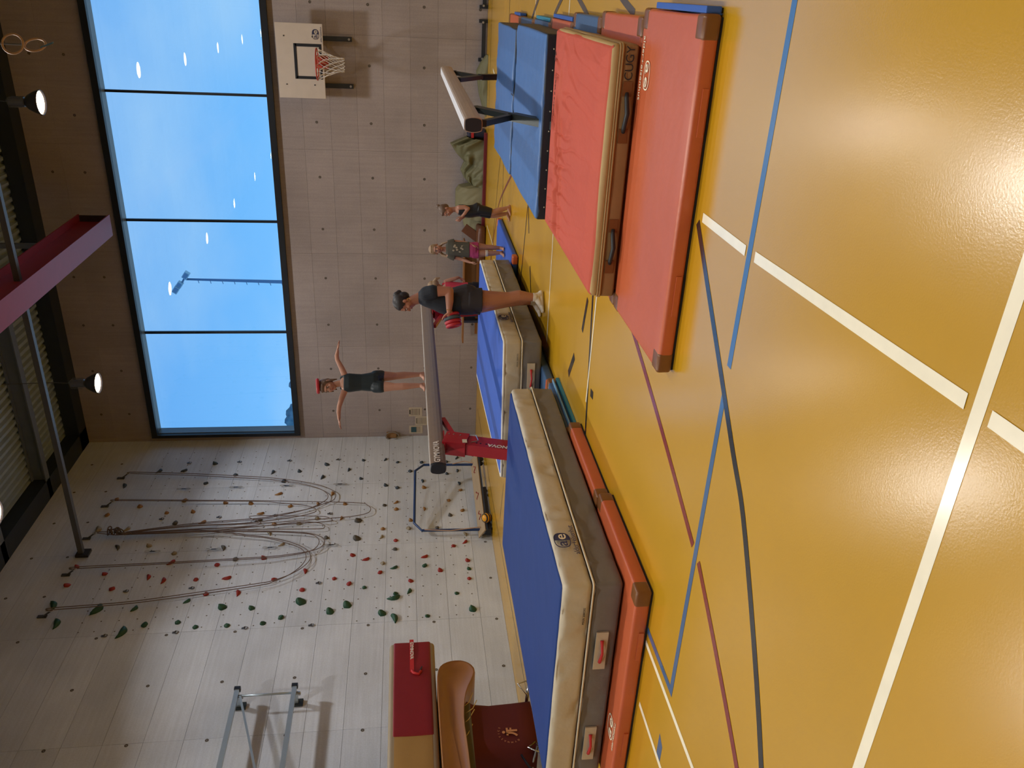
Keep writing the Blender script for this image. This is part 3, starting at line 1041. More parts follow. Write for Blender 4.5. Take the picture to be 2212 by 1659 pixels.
def blue_block(label, x0, x1, y0, y1, z0, z1, seed):
    lx, ly = x1 - x0, y1 - y0
    root = thing('thick_mat', label, 'mat', ((x0 + x1) / 2, (y0 + y1) / 2, z0), 0, 'blue thick mats')
    h = z1 - z0
    cushion(lx, ly, 0, h - 0.01, 0.02, 0.14, amp=0.006, seed=seed).build('side_band', M_NAVY, root, smooth=True)
    cushion(lx - 0.01, ly - 0.01, h - 0.04, h, 0.02, 0.06, amp=0.016, nscale=(9, 1.2, 1), seed=seed + 4, topf=1.0).build('top_cover', M_BLUEN, root, smooth=True)
    for k in range(9):
        MB().sphere((-lx / 2 + 0.12 + k * (lx - 0.24) / 8, -ly / 2 - 0.002, h * 0.7), 0.007, 6, 4).build('rivet', M_PIPE, root)
    return root


blue_block('blue thick mat with dark navy side, next behind the coral mat', 7.51, 9.11, 7.37, 9.30, 0.107, 0.365, 2.0)
blue_block('blue thick mat farthest back in the right-hand row', 7.49, 9.05, 9.46, 11.20, 0.107, 0.365, 6.0)

# --- thin mats under the left thick mats
NM = thin_mat('orange thin mat under the near corner of the blue-topped thick mat', 4.02, 5.985, 3.945, 5.10, M_ORANGE, 0.115, handles=(0.52, -0.42), seed=11.0)
emblem((4.62 - NM.location.x, 4.085 - NM.location.y, 0.1185), (1, 0, 0), (0, 1, 0), 0.20, M_CREAM, NM, solid=False)
text_obj('lettering', 'alder+eisenhut', 0.045, (4.62 - NM.location.x, 3.995 - NM.location.y, 0.1185), (1, 0, 0), (0, 1, 0), M_CREAM, NM)
thin_mat('orange thin mat under the middle of the near blue-topped thick mat', 3.95, 5.93, 5.13, 6.33, M_ORANGE, 0.115, seed=12.0)
tb = thin_mat('slate blue thin mat with teal edge under the far end of the near thick mat', 3.9, 5.80, 6.36, 7.52, M_BLUEV, 0.115, seed=13.0)
MB().box((0.95 + 0.012, 0, 0.018), (0.03, 1.05, 0.03)).build('teal_edge', M_TEAL, tb)
MB().box((0.95 + 0.012, 0, 0.07), (0.03, 1.0, 0.012)).build('piping', mat('pale_blue_cord', (110, 160, 200), 0.5), tb)
thin_mat('slate blue thin mat under the near end of the rear thick mat', 3.95, 5.72, 7.55, 8.62, M_BLUEV, 0.10, seed=14.0, patch=M_ORANGE)
thin_mat('slate blue thin mat under the middle of the rear thick mat', 3.95, 5.75, 8.65, 9.78, M_BLUEV, 0.10, seed=15.0, patch=M_ORANGE)
thin_mat('royal blue thin mat with orange corner where the girl in grey stands', 5.2, 6.08, 10.85, 12.95, M_ROYAL2, 0.085, seed=16.0, patch=M_ORANGE)

# --- thick mats with blue tops


def thick_mat(label, corners, z0, z1, zm, cover, handles, logo_y, seed, worn=False):
    """corners: near-right, near-left, far-left, far-right in XY"""
    (xr, yr), (xl, yl), (xl2, yl2), (xr2, yr2) = corners
    lx = ((xr - xl) + (xr2 - xl2)) / 2
    ly = ((yl2 - yl) + (yr2 - yr)) / 2
    cx = (xr + xl + xl2 + xr2) / 4
    cy = (yr + yl + yl2 + yr2) / 4

    def warp(x, y):
        u, v = x / lx + 0.5, y / ly + 0.5
        px = (1 - u) * (1 - v) * xl + u * (1 - v) * xr + u * v * xr2 + (1 - u) * v * xl2
        py = (1 - u) * (1 - v) * yl + u * (1 - v) * yr + u * v * yr2 + (1 - u) * v * yl2
        return px - cx, py - cy
    root = thing('thick_mat', label, 'mat', (cx, cy, z0))
    h, hm = z1 - z0, zm - z0
    cushion(lx, ly, 0, hm, 0.025, 0.035, amp=0.016, nscale=(5, 5, 2.0), seed=seed, warp=warp, crease=0.010).build('lower_cushion', M_GREYV, root, smooth=True)
    cushion(lx + 0.01, ly + 0.01, hm, h, 0.045, 0.032, amp=0.016, nscale=(6, 6, 2.0), seed=seed + 9, warp=warp, crease=0.020).build('upper_cushion', M_TAN, root, smooth=True)
    cushion(lx - 0.07, ly - 0.07, h - 0.03, h + 0.012, 0.02, 0.12, amp=0.006, nscale=(2, 2, 2), seed=seed + 3, warp=warp).build('top_cover', cover, root, smooth=True)
    mb = ring_box(lx + 0.016, ly + 0.016, hm, 0.008)
    mb.v = [warp(p[0], p[1]) + (p[2],) for p in mb.v]
    mb.build('piping', M_PIPE, root, smooth=True)
    if worn:
        mb = ring_box(lx - 0.03, ly - 0.03, h - 0.006, 0.016)
        mb.v = [warp(p[0], p[1]) + (p[2],) for p in mb.v]
        mb.build('worn_edge', mat('worn_white', (214, 210, 200), 0.6, 0.1, 20), root, smooth=True)
    fd = (Vector((xr, yr, 0)) - Vector((xl, yl, 0))).normalized()
    nf = Vector((fd.y, -fd.x, 0))
    for t in handles:
        c = Vector((xl, yl, 0)).lerp(Vector((xr, yr, 0)), t) - Vector((cx, cy, 0)) + nf * 0.012
        c.z = hm * 0.52
        rot = Matrix((fd, -nf, Vector((0, 0, 1)))).transposed()
        p = MB().box(c, (0.34, 0.012, 0.085), rot).build('handle_patch', M_TAN, root)
        a = c + nf * 0.008
        MB().tube([a - fd * 0.10, a - fd * 0.06 + nf * 0.016, a + nf * 0.022 - Vector((0, 0, 0.006)), a + fd * 0.06 + nf * 0.016, a + fd * 0.10], [0.014, 0.011, 0.010, 0.011, 0.014], 6).build('handle', M_STRAP, p, smooth=True)
    sd = (Vector((xr2, yr2, 0)) - Vector((xr, yr, 0))).normalized()
    ns = Vector((sd.y, -sd.x, 0))
    base = Vector((xr, yr, 0)) - Vector((cx, cy, 0))
    q = base + sd * (logo_y - yr) + ns * 0.024
    emblem(q + Vector((0, 0, hm + (h - hm) * 0.66)), sd, (0, 0, 1), 0.17, M_INK, root)
    text_obj('lettering', 'alder+eisenhut', 0.056, q + ns * 0.004 + Vector((0, 0, hm + (h - hm) * 0.25)), sd, (0, 0, 1), M_INK, root)
    cc = Vector((xl, yl, 0)).lerp(Vector((xr, yr, 0)), 0.87) - Vector((cx, cy, 0)) + nf * 0.024
    text_obj('lettering', 'MSGN 20002/02', 0.022, cc + Vector((0, 0, hm + (h - hm) * 0.25)), fd, (0, 0, 1), M_BLACK, root)
    return root


thick_mat('large blue-topped thick mat with tan and grey sides in the left foreground',
          [(5.86, 4.19), (3.91, 4.19), (3.91, 7.20), (5.86, 7.18)], 0.128, 0.54, 0.335, M_ROYAL, (0.70, 0.225), 4.655, 1.3)
thick_mat('blue-topped thick mat with worn white edge behind the standing woman',
          [(6.0, 8.03), (4.42, 7.75), (4.15, 11.05), (5.97, 11.06)], 0.103, 0.52, 0.32, M_ROYAL2, (0.74,), 8.69, 5.1, worn=True)

# ================================================================== BEAMS


def beam_profile(w_top, w_mid, h):
    """rounded beam cross-section as (x,z) outline"""
    pts = []
    for k in range(17):
        t = k / 16
        a = math.pi * 2 * t
    top, mid = w_top / 2, w_mid / 2
    r = 0.018
    outl = [(-top + r, h), (top - r, h), (top, h - 0.012), (mid, h * 0.5), (top, 0.012), (top - r, 0), (-top + r, 0), (-top, 0.012), (-mid, h * 0.5), (-top, h - 0.012)]
    # subdivide and smooth
    out = []
    n = len(outl)
    for i in range(n):
        p, q = outl[i], outl[(i + 1) % n]
        out.append((p[0] * 0.75 + q[0] * 0.25, p[1] * 0.75 + q[1] * 0.25))
        out.append((p[0] * 0.25 + q[0] * 0.75, p[1] * 0.25 + q[1] * 0.75))
    return out


def extrude_y(poly, y0, y1, scale0=1.0, scale1=1.0, zc=0.08):
    n = len(poly)
    vs = [(x * scale0, y0, (z - zc) * scale0 + zc) for x, z in poly] + [(x * scale1, y1, (z - zc) * scale1 + zc) for x, z in poly]
    fs = [tuple(range(n)), tuple(range(2 * n - 1, n - 1, -1))]
    fs += [(i, n + i, n + (i + 1) % n, (i + 1) % n) for i in range(n)]
    return MB().add(vs, fs)


BX, BY0, BY1, BZ = 5.0, 7.06, 12.08, 1.345
M_SUEDE = mat('brown_suede', (116, 95, 76), 0.85, 0.08, 20.0, bump=0.15, bscale=200.0, sheen=0.3)
M_CAP = mat('dark_cap', (22, 26, 36), 0.45, 0.05)
M_REDM = mat('red_enamel', (158, 26, 38), 0.35, 0.05)
M_CHROME = mat('chrome', (190, 192, 196), 0.2, 0.03, metal=1.0)
b1 = thing('balance_beam', 'brown balance beam with dark end cap and red legs, a girl walking on it', 'balance beam', (BX, (BY0 + BY1) / 2, 0))
yo = (BY0 + BY1) / 2
bh = 0.165
prof = beam_profile(0.108, 0.136, bh)
body = extrude_y(prof, BY0 + 0.03 - yo, BY1 - 0.03 - yo)
body.v = [(x, y, z + BZ - bh) for x, y, z in body.v]
bo = body.build('beam_body', M_SUEDE, b1, smooth=False)
topm = MB().box((0, 0, BZ - 0.001), (0.078, BY1 - BY0 - 0.06, 0.004))
topm.build('top_cover', mat('pale_suede', (196, 190, 184), 0.8, 0.05, sheen=0.3), b1)
for (ya, yb, sa, sb) in ((BY0 - yo, BY0 + 0.03 - yo, 0.9, 1.02), (BY1 - 0.03 - yo, BY1 - yo, 1.02, 0.9)):
    c = extrude_y(prof, ya, yb, sa, sb)
    c.v = [(x, y, z + BZ - bh) for x, y, z in c.v]
    c.build('end_cap', M_CAP, b1)
text_obj('lettering', 'GYMNOVA', 0.085, (0.0695, 7.30 - yo, 1.268), (0, 1, 0), (0, 0, 1), mat('print_white', (222, 216, 208), 0.6), b1, sx=1.0, bold=0.0022)


def beam_leg(sign, ytop, ybot):
    """sloping sleeve, inner tube with holes, diagonal brace, foot"""
    zt = BZ - bh - 0.005
    d = Vector((0, ybot - ytop, -zt)).normalized()
    top = Vector((0, ytop - yo, zt))
    z_f = 0.13 if sign < 0 else 0.0
    bot = Vector((0, ybot - yo, 0.03 + z_f))
    mid = top.lerp(bot, 0.24)
    leg = MB().beam(top, mid, 0.16, 0.235, up=(0, 1, 0.0)).build('leg', M_REDM, b1, bevel=0.006)
    inner = MB().beam(mid, bot, 0.13, 0.205, up=(0, 1, 0)).build('inner_tube', M_REDM, leg, bevel=0.005)
    MB().box((top.x, top.y, zt + 0.004), (0.13, 0.30, 0.012)).build('mount_plate', M_REDM, leg)
    MB().beam(top.lerp(bot, 0.14) - Vector((0, sign * 0.03, 0)), (0, ytop - yo - sign * 0.52, zt - 0.005), 0.05, 0.05).build('brace', M_REDM, leg)
    foot = MB().box((0, ybot - yo, 0.02 + z_f), (0.38, 0.09, 0.04)).build('foot', M_REDM, leg)
    side = 0.082
    for k, t in enumerate((0.05, 0.10, 0.17)):
        p = top.lerp(bot, t) + Vector((side, 0.06, 0))
        MB().lathe([(0.008, -0.004), (0.008, 0.003)], p, 8, 'x').build('bolt', M_CHROME, leg)
    for t in (0.33, 0.37, 0.43):
        p = top.lerp(bot, t) + Vector((0.067, -0.04, 0))
        MB().lathe([(0.010, -0.003), (0.010, 0.001)], p, 8, 'x').build('hole', M_CAP, leg)
    p = top.lerp(bot, 0.275)
    MB().tube([p + Vector((0.07, -0.045, 0)), p + Vector((0.085, -0.05, -0.06)), p + Vector((0.085, -0.035, -0.075)), p + Vector((0.078, 0.085, -0.06))], 0.006, 6).build('locking_pin', M_CHROME, leg)
    p = top.lerp(bot, 0.205) + Vector((0.083, -0.06, 0))
    MB().box(p, (0.003, 0.07, 0.05)).build('sticker', M_PIPE, leg)
    return leg, top, bot


lg, t_, b_ = beam_leg(-1, 7.60, 7.30)
dd = (t_ - b_).normalized()
pp = t_.lerp(b_, 0.62) + Vector((0.0675, 0, 0))
text_obj('lettering', 'GYMNOVA', 0.075, pp + Vector((0, -0.055, 0)), dd, Vector((1, 0, 0)).cross(dd), MATS['print_white'], lg, bold=0.002)
beam_leg(1, 11.45, 11.75)

# --- second beam on the right: wooden, dark green legs
CX, CY0, CY1, CZ = 8.36, 7.26, 12.15, 1.05
b2 = thing('balance_beam', 'pale wooden balance beam with black end plate on dark green legs', 'balance beam', (CX, (CY0 + CY1) / 2, 0))
yo2 = (CY0 + CY1) / 2
ch = 0.16
prof2 = beam_profile(0.112, 0.135, ch)
body = extrude_y(prof2, CY0 + 0.012 - yo2, CY1 - yo2)
body.v = [(x, y, z + CZ - ch) for x, y, z in body.v]
M_BWOOD = mat('worn_beam_wood', (168, 150, 136), 0.5, 0.12, 5.0, bump=0.15, bscale=30, stretch=(8, 0.5, 8))
body.build('beam_body', M_BWOOD, b2)
MB().box((0, 0, CZ - 0.001), (0.085, CY1 - CY0 - 0.03, 0.004)).build('top_cover', mat('beam_top_pale', (206, 204, 206), 0.55, 0.06, 6.0), b2)
c = extrude_y(prof2, CY0 - yo2, CY0 + 0.012 - yo2, 0.88, 0.90)
c.v = [(x, y, z + CZ - ch) for x, y, z in c.v]
c.build('dark_end', M_CAP, b2)
M_GREEN = mat('dark_green_steel', (42, 50, 50), 0.45, 0.06, metal=0.2)


def green_leg(y_in, y_knee, y_foot, y_end):
    k = Vector((0, y_knee - yo2, 0.56))
    a = MB()
    a.beam((0, y_in - yo2, CZ - ch), k, 0.05, 0.11, up=(0, 1, 0))
    leg = a.build('leg', M_GREEN, b2)
    MB().beam((0, y_end - yo2, CZ - ch - 0.02), k, 0.05, 0.06, up=(0, 1, 0)).build('strut', M_GREEN, leg)
    MB().beam(k, (0, y_foot - yo2, 0.20), 0.07, 0.10, up=(0, 1, 0)).build('shank', M_GREEN, leg)
    MB().beam((0, y_foot - yo2, 0.20), (0, y_foot - yo2, 0.115), 0.10, 0.05, up=(0, 1, 0)).build('foot', M_GREEN, leg)
    MB().box((0, y_end - yo2, CZ - ch - 0.02), (0.06, 0.05, 0.05)).build('hinge', M_CAP, leg)


green_leg(8.35, 7.86, 7.335, 7.40)
green_leg(11.0, 11.45, 11.60, 11.9)

# ================================================================== VAULT TABLE, BLOCK
vx, vy = 1.10, 6.6
M_LEATHER = mat('tan_leather', (142, 92, 44), 0.34, 0.10, 3.0, coat=0.2)
M_MAROON = mat('maroon_cloth', (92, 26, 34), 0.8, 0.08, 4.0, bump=0.2, bscale=10)
M_CANVAS = mat('tan_block_vinyl', (164, 128, 70), 0.55, 0.06, 4.0)
vt = thing('vaulting_table', 'brown leather vaulting table with curved tongue and maroon pedestal cover', 'vaulting table', (vx, vy, 0))


def tongue():
    """side profile in Y,Z extruded in X with rounded edges"""
    out = [(1.42, 0.96), (1.40, 1.07), (1.30, 1.18), (1.12, 1.235), (0.85, 1.24), (0.4, 1.235), (-0.6, 1.22), (-0.62, 0.90), (0.0, 0.92), (0.30, 0.94), (0.58, 0.92), (0.80, 0.87), (0.98, 0.78), (1.14, 0.735), (1.30, 0.79), (1.40, 0.88)]
    # smooth once
    P = [Vector((0, a, b)) for a, b in out]
    n = len(P)
    Q = []
    for i in range(n):
        p, q = P[i], P[(i + 1) % n]
        Q += [p * 0.75 + q * 0.25, p * 0.25 + q * 0.75]
    P = Q
    n = len(P)
    cen = Vector((0, 0.4, 1.05))
    vs, fs = [], []
    rows = [(-0.46, 0.90), (-0.475, 0.97), (-0.44, 1.0), (-0.2, 1.0), (0.0, 1.0), (0.2, 1.0), (0.44, 1.0), (0.475, 0.97), (0.46, 0.90)]
    for (x, s) in rows:
        for p in P:
            # narrower towards the rounded front of the tongue
            f = 1.0 - 0.30 * max(0.0, (p.y - 0.8) / 0.6) ** 2
            vs.append((x * f, p.y + (cen.y - p.y) * (1 - s) * 0.12, p.z + (cen.z - p.z) * (1 - s) * 0.9))
    for r in range(len(rows) - 1):
        for i in range(n):
            j = (i + 1) % n
            fs.append((r * n + i, r * n + j, (r + 1) * n + j, (r + 1) * n + i))
    fs.append(tuple(range(n - 1, -1, -1)))
    L_ = (len(rows) - 1) * n
    fs.append(tuple(range(L_, L_ + n)))
    return MB().add(vs, fs)


tongue().build('table_top', M_LEATHER, vt, smooth=True)
# laced canvas underside and lacing cords
MB().box((0.05, 0.12, 0.90), (0.74, 0.95, 0.10)).build('under_canvas', mat('olive_canvas', (92, 84, 56), 0.8), vt)
lc = mat('lace_cord', (196, 176, 120), 0.7)
for (p0, p1, p2) in (((0.40, 0.78, 0.80), (0.42, 0.62, 0.86), (0.41, 0.50, 0.98)), ((0.40, 0.66, 0.76), (0.42, 0.52, 0.82), (0.41, 0.40, 0.98)), ((0.40, 0.52, 0.80), (0.42, 0.36, 0.88), (0.41, 0.28, 0.97)), ((0.40, 0.30, 0.84), (0.42, 0.16, 0.90), (0.41, 0.06, 0.97))):
    MB().tube([p0, p1, p2], 0.006, 5).build('lace', lc, vt)
ped = MB()
rows = [(0.08, 0.30, 0.39), (0.30, 0.29, 0.385), (0.6, 0.28, 0.38), (0.80, 0.30, 0.40), (0.90, 0.34, 0.45)]
vs, fs = [], []
K = 28
for (z, a, b) in rows:
    for k in range(K):
        t = 2 * math.pi * k / K
        c_, s_ = math.cos(t), math.sin(t)
        w = 1 + 0.012 * math.sin(9 * t + z * 5)
        vs.append((a * w * math.copysign(abs(c_) ** 0.45, c_), 0.38 + b * w * math.copysign(abs(s_) ** 0.45, s_), z))
for i in range(len(rows) - 1):
    for k in range(K):
        k2 = (k + 1) % K
        fs.append((i * K + k, i * K + k2, (i + 1) * K + k2, (i + 1) * K + k))
fs.append(tuple(range(K)))
pedo = MB().add(vs, fs).build('pedestal_cover', M_MAROON, vt, smooth=True)
lgm = mat('logo_peach', (206, 150, 116), 0.7)
JO, JX, JY = Vector((0.304, 0.235, 0.4375)), Vector((0, 1, 0)), Vector((0, 0, 1))


def logo_stroke(path, hw, name):
    L_, R_ = [], []
    for q, (a, d_) in enumerate(path):
        a0, d0 = path[max(q - 1, 0)]
        a1, d1 = path[min(q + 1, len(path) - 1)]
        t = Vector((a1 - a0, d1 - d0)).normalized()
        L_.append((a + t.y * hw, -(d_ - t.x * hw)))
        R_.append((a - t.y * hw, -(d_ + t.x * hw)))
    flat(L_ + R_[::-1], JO, JX, JY, 0.004).build(name, lgm, pedo)


logo_stroke([(0.0155, 0.0), (0.0155, 0.135)], 0.0135, 'letter')
logo_stroke([(0.029, 0.0115), (0.058, 0.0115)], 0.0115, 'letter')
logo_stroke([(0.029, 0.0555), (0.057, 0.0555)], 0.0105, 'letter')
logo_stroke([(-0.051, 0.0115), (-0.016, 0.0115)], 0.0115, 'letter')
logo_stroke([(-0.016, 0.0), (-0.016, 0.05), (-0.022, 0.078), (-0.036, 0.104), (-0.060, 0.128)], 0.0125, 'letter')
MB().lathe([(0.019, 0), (0.019, 0.004)], (0.304, 0.233, 0.4685), 14, 'x').build('dot', lgm, pedo)
for k, ch_ in enumerate('GYMNASTICS'):
    a = math.radians(215 - k * 17)
    text_obj('letter', ch_, 0.032, (0.306, 0.23 + 0.145 * math.cos(a), 0.385 + 0.145 * math.sin(a)), (0, math.sin(a), -math.cos(a)), (0, math.cos(a), math.sin(a)), lgm, pedo)
# chrome feet and wheels
for sy in (-1, 1):
    fy = 0.38 + sy * 0.36
    MB().tube([(0.5, fy + sy * 0.22, 0.03), (0.38, fy + sy * 0.05, 0.10), (0.0, fy, 0.13), (-0.38, fy + sy * 0.05, 0.10), (-0.5, fy + sy * 0.22, 0.03)], 0.022, 8).build('foot', M_CHROME, vt, smooth=True)
    MB().tube([(0.36, fy, 0.12), (0.42, fy + sy * 0.12, 0.22), (0.40, fy + sy * 0.18, 0.10), (0.36, fy + sy * 0.04, 0.04)], 0.012, 6).build('pedal', M_CHROME, vt, smooth=True)
MB().tube([(0.2, -0.02, 0.28), (0.25, -0.18, 0.24), (0.25, -0.26, 0.20)], 0.014, 6).build('lever', M_CAP, vt)
MB().sphere((0.25, -0.27, 0.19), 0.025, 8, 6).build('knob', M_CAP, vt)

# --- block lying on the vaulting table
bk = thing('foam_block', 'tan foam block with red band and red tie strap lying on the vaulting table', 'foam block', (1.10, 6.9, 1.247))
cushion(0.62, 3.0, 0.0, 0.60, 0.05, 0.2, amp=0.003, seed=4).build('block', mat('block_edge_vinyl', (150, 134, 108), 0.5, 0.05), bk, smooth=True)
cushion(0.622, 2.99, 0.058, 0.542, 0.02, 0.2, amp=0.0).build('side_panel', M_CANVAS, bk, smooth=True)
cushion(0.644, 1.55, 0.05, 0.55, 0.03, 0.1, amp=0.008, nscale=(3, 3, 3), seed=9).build('red_band', mat('red_vinyl', (132, 24, 32), 0.45, 0.06, 3, bump=0.2, bscale=8), bk, smooth=True).location = (0, 0.73, 0)
MB().box((0.327, 1.24, 0.305), (0.006, 0.58, 0.055)).build('strap', M_STRAP, bk)
MB().tube([(0.325, 0.98, 0.305), (0.34, 0.93, 0.29), (0.335, 0.90, 0.22), (0.33, 0.96, 0.19)], 0.018, 6).build('strap_end', M_STRAP, bk, smooth=True)
MB().tube([(0.33, 0.97, 0.20), (0.345, 1.02, 0.175)], 0.010, 6).build('buckle', M_CAP, bk)
text_obj('lettering', 'GYMNOVA', 0.062, (0.332, 1.33, 0.305), (0, -1, 0), (0, 0, -1), MATS['print_white'], bk, bold=0.002)

# ================================================================== FOLDED WALL FRAME (upper left of the wall)
wfz = thing('wall_frame', 'folding aluminium frame bolted to the concrete wall', 'wall frame', (0, 8.8, 3.63))
M_ALU = mat('aluminium', (176, 190, 200), 0.35, 0.05, metal=0.6)
for z in (0.40, -0.40):
    MB().box((0.26, -1.15, z), (0.05, 2.4, 0.065)).build('rail', M_ALU, wfz)
    MB().box((0.26, 0.06, z), (0.07, 0.05, 0.085)).build('end_cap', M_CAP, wfz)
    MB().box((0.11, -0.03, z), (0.22, 0.05, 0.09)).build('bracket', M_ALU, wfz)
    MB().lathe([(0.02, -0.07), (0.03, -0.06), (0.03, 0.0), (0.02, 0.0)], (0.2, -0.03, z - 0.02), 10, 'z').build('hinge', M_CHROME, wfz)
    MB().box((0.02, -0.03, z - 0.03), (0.03, 0.12, 0.16)).build('wall_plate', M_GREEN, wfz)
MB().tube([(0.24, -0.05, 0.38), (0.24, -0.05, -0.38)], 0.016, 8).build('rod', M_ALU, wfz, smooth=True)
MB().beam((0.26, -0.08, 0.34), (0.26, -2.3, -0.38), 0.03, 0.04, up=(1, 0, 0)).build('diagonal', M_ALU, wfz)

# ================================================================== CLIMBING HOLDS
HOLD_RGB = {'navy': (52, 66, 80), 'ochre': (150, 110, 62), 'grey': (82, 80, 76), 'cream': (150, 140, 120), 'red': (150, 40, 34), 'green': (34, 78, 56)}
HOLD_WORD = {'navy': 'slate blue', 'ochre': 'ochre', 'grey': 'dark grey', 'cream': 'cream', 'red': 'red', 'green': 'green'}
SHAPE_WORD = ['rounded', 'pointed', 'hollowed', 'long curved']


def hold_mesh(kind, seed):
    """lumpy hold on a wall facing +X; wall plane at x=0, about 0.11 m"""
    mb = MB().sphere((0, 0, 0), (1, 1, 1), 12, 8)
    out = []
    for p in mb.v:
        v = Vector(p)
        n = noise.noise(v * 1.3 + Vector((seed * 3.1, seed, 0))) * 0.28
        v = v * (1 + n)
        if kind == 0:
            q = Vector((v.x * 0.042, v.y * 0.050, v.z * 0.048))
        elif kind == 1:
            t = max(0, v.x)
            q = Vector((v.x * 0.055, v.y * 0.052 * (1 - 0.45 * t), v.z * 0.055 * (1 - 0.5 * t) - 0.025 * (1 - t)))
        elif kind == 2:
            dent = math.exp(-((v.y) ** 2 + (v.z - 0.45) ** 2) * 5) * 0.030 if v.x > 0 else 0
            q = Vector((v.x * 0.048 - dent, v.y * 0.060, v.z * 0.050))
        else:
            q = Vector((v.x * 0.040, v.y * 0.078, v.z * 0.036 + 0.030 * (v.y) ** 2 - 0.02 * v.y))
        q.x = max(q.x, -0.004)
        out.append(q)
    mb.v = [tuple(p) for p in out]
    return mb


HM = {}
for c, lst in HOLDS.items():
    m = mat('hold_' + c, HOLD_RGB[c], 0.55, 0.18, 22.0, bump=0.3, bscale=120, bdist=0.004)
    for k in range(8):
        me = hold_mesh(k % 4, k + 1).mesh('climbing_hold', True)
        me.materials.append(m)
        HM[(c, k)] = me
ORD = ['', 'second', 'third', 'fourth', 'fifth', 'sixth', 'seventh', 'eighth', 'ninth', 'tenth', 'eleventh', 'twelfth', 'thirteenth', 'fourteenth', 'fifteenth',
       'sixteenth', 'seventeenth', 'eighteenth', 'nineteenth', 'twentieth', 'twenty-first', 'twenty-second', 'twenty-third', 'twenty-fourth', 'twenty-fifth', 'twenty-sixth', 'twenty-seventh', 'twenty-eighth', 'twenty-ninth', 'thirtieth']
rr = random.Random(11)
for c, lst in HOLDS.items():
    order = sorted(lst, key=lambda q: -q[1])
    half = len(order) // 2
    for i, (y, z, s) in enumerate(order):
        k = rr.randrange(8)
        if s > 1.2:
            k = rr.choice([1, 3, 5, 7])
        o = bpy.data.objects.new('climbing_hold', HM[(c, k)])
        COL.objects.link(o)
        o.location = (0.001, y, z)
        o.rotation_euler = (rr.uniform(-0.9, 0.9), 0, 0)
        f = (1.0 + 0.25 * rr.random()) * s * (0.84 if z > 3 else 0.74)
        o.scale = (f, f, f)
        if i <= half:
            rank = ('highest' if i == 0 else ORD[i] + ' highest')
        else:
            j = len(order) - 1 - i
            rank = ('lowest' if j == 0 else ORD[j] + ' lowest')
        tag(o, '%s%s %s climbing hold, %s of that colour on the wall' % ('large ' if s > 1.2 else '', SHAPE_WORD[k % 4], HOLD_WORD[c], rank), 'climbing hold', HOLD_WORD[c] + ' climbing holds')

M_STEEL = mat('steel_hardware', (196, 198, 200), 0.3, 0.05, metal=0.7)
M_HARD = mat('dark_hardware', (92, 92, 94), 0.4, 0.05, metal=0.5)


def rank_words(i, n, things):
    return ('topmost' if i == 0 else ('lowest' if i == n - 1 else ORD[i] + ' from the top')) + ' of the ' + things


ho = sorted(HANGERS, key=lambda q: -q[1])
hm = MB()
hm.tube([(0.012, 0.0 + 0.030 * math.cos(t), 0.03 * math.sin(t)) for t in [k * math.pi / 5 for k in range(10)]], 0.007, 6)
hm.box((0.006, 0, 0.035), (0.008, 0.035, 0.05))
hmesh = hm.mesh('bolt_hanger')
hmesh.materials.append(M_HARD)
for i, (y, z) in enumerate(ho):
    o = bpy.data.objects.new('bolt_hanger', hmesh)
    COL.objects.link(o)
    o.location = (0, y, z)
    tag(o, 'small steel bolt hanger on the climbing wall, ' + rank_words(i, len(ho), 'bare hangers'), 'hanger', 'bolt hangers')


def carabiner(z):
    return MB().tube([(0.03, 0.022 * math.sin(t), z - 0.045 * math.cos(t)) for t in [k * math.pi / 5 for k in range(11)]], 0.006, 6, cap=False)


qm = [('carabiner', carabiner(-0.035), M_STEEL), ('sling', MB().box((0.03, 0, -0.125), (0.006, 0.022, 0.12)), M_CAP), ('carabiner', carabiner(-0.215), M_STEEL)]
qmesh = []
for nm, mb, mm in qm:
    me = mb.mesh(nm)
    me.materials.append(mm)
    qmesh.append((nm, me))
qo = sorted(DRAWS, key=lambda q: -q[1])
for i, (y, z) in enumerate(qo):
    r = thing('quickdraw', 'quickdraw with two steel carabiners on the climbing wall, ' + rank_words(i, len(qo), 'quickdraws'), 'quickdraw', (0, y, z), 0, 'quickdraws')
    for nm, me in qmesh:
        o = bpy.data.objects.new(nm, me)
        COL.objects.link(o)
        o.parent = r

AW = ['nearest the window', 'second from the window', 'middle one of five', 'fourth from the window', 'farthest from the window']
for i, (y, z) in enumerate(ANCHORS):
    r = thing('top_anchor', 'steel top-rope anchor high on the climbing wall, ' + AW[i], 'anchor', (0, y, 7.33), 0, 'top anchors')
    MB().beam((0.0, 0.0, 0.12), (0.10, 0.02, -0.02), 0.05, 0.02).build('arm', M_HARD, r)
    MB().box((0.01, 0, 0.12), (0.02, 0.06, 0.14)).build('plate', M_HARD, r)
    MB().tube([(0.11, 0.02 + 0.025 * math.cos(t), -0.03 + 0.035 * math.sin(t)) for t in [k * math.pi / 4 for k in range(9)]], 0.007, 6, cap=False).build('ring', M_STEEL, r)


def smooth_path(pts, k=5):
    pts = [Vector(p) for p in pts]
    out = []
    for i in range(len(pts) - 1):
        p0 = pts[max(i - 1, 0)]
        p1, p2 = pts[i], pts[i + 1]
        p3 = pts[min(i + 2, len(pts) - 1)]
        for a in range(k):
            t = a / k
            out.append(0.5 * ((2 * p1) + (p2 - p0) * t + (2 * p0 - 5 * p1 + 4 * p2 - p3) * t * t + (3 * p1 - p0 - 3 * p2 + p3) * t ** 3))
    out.append(pts[-1])
    return out


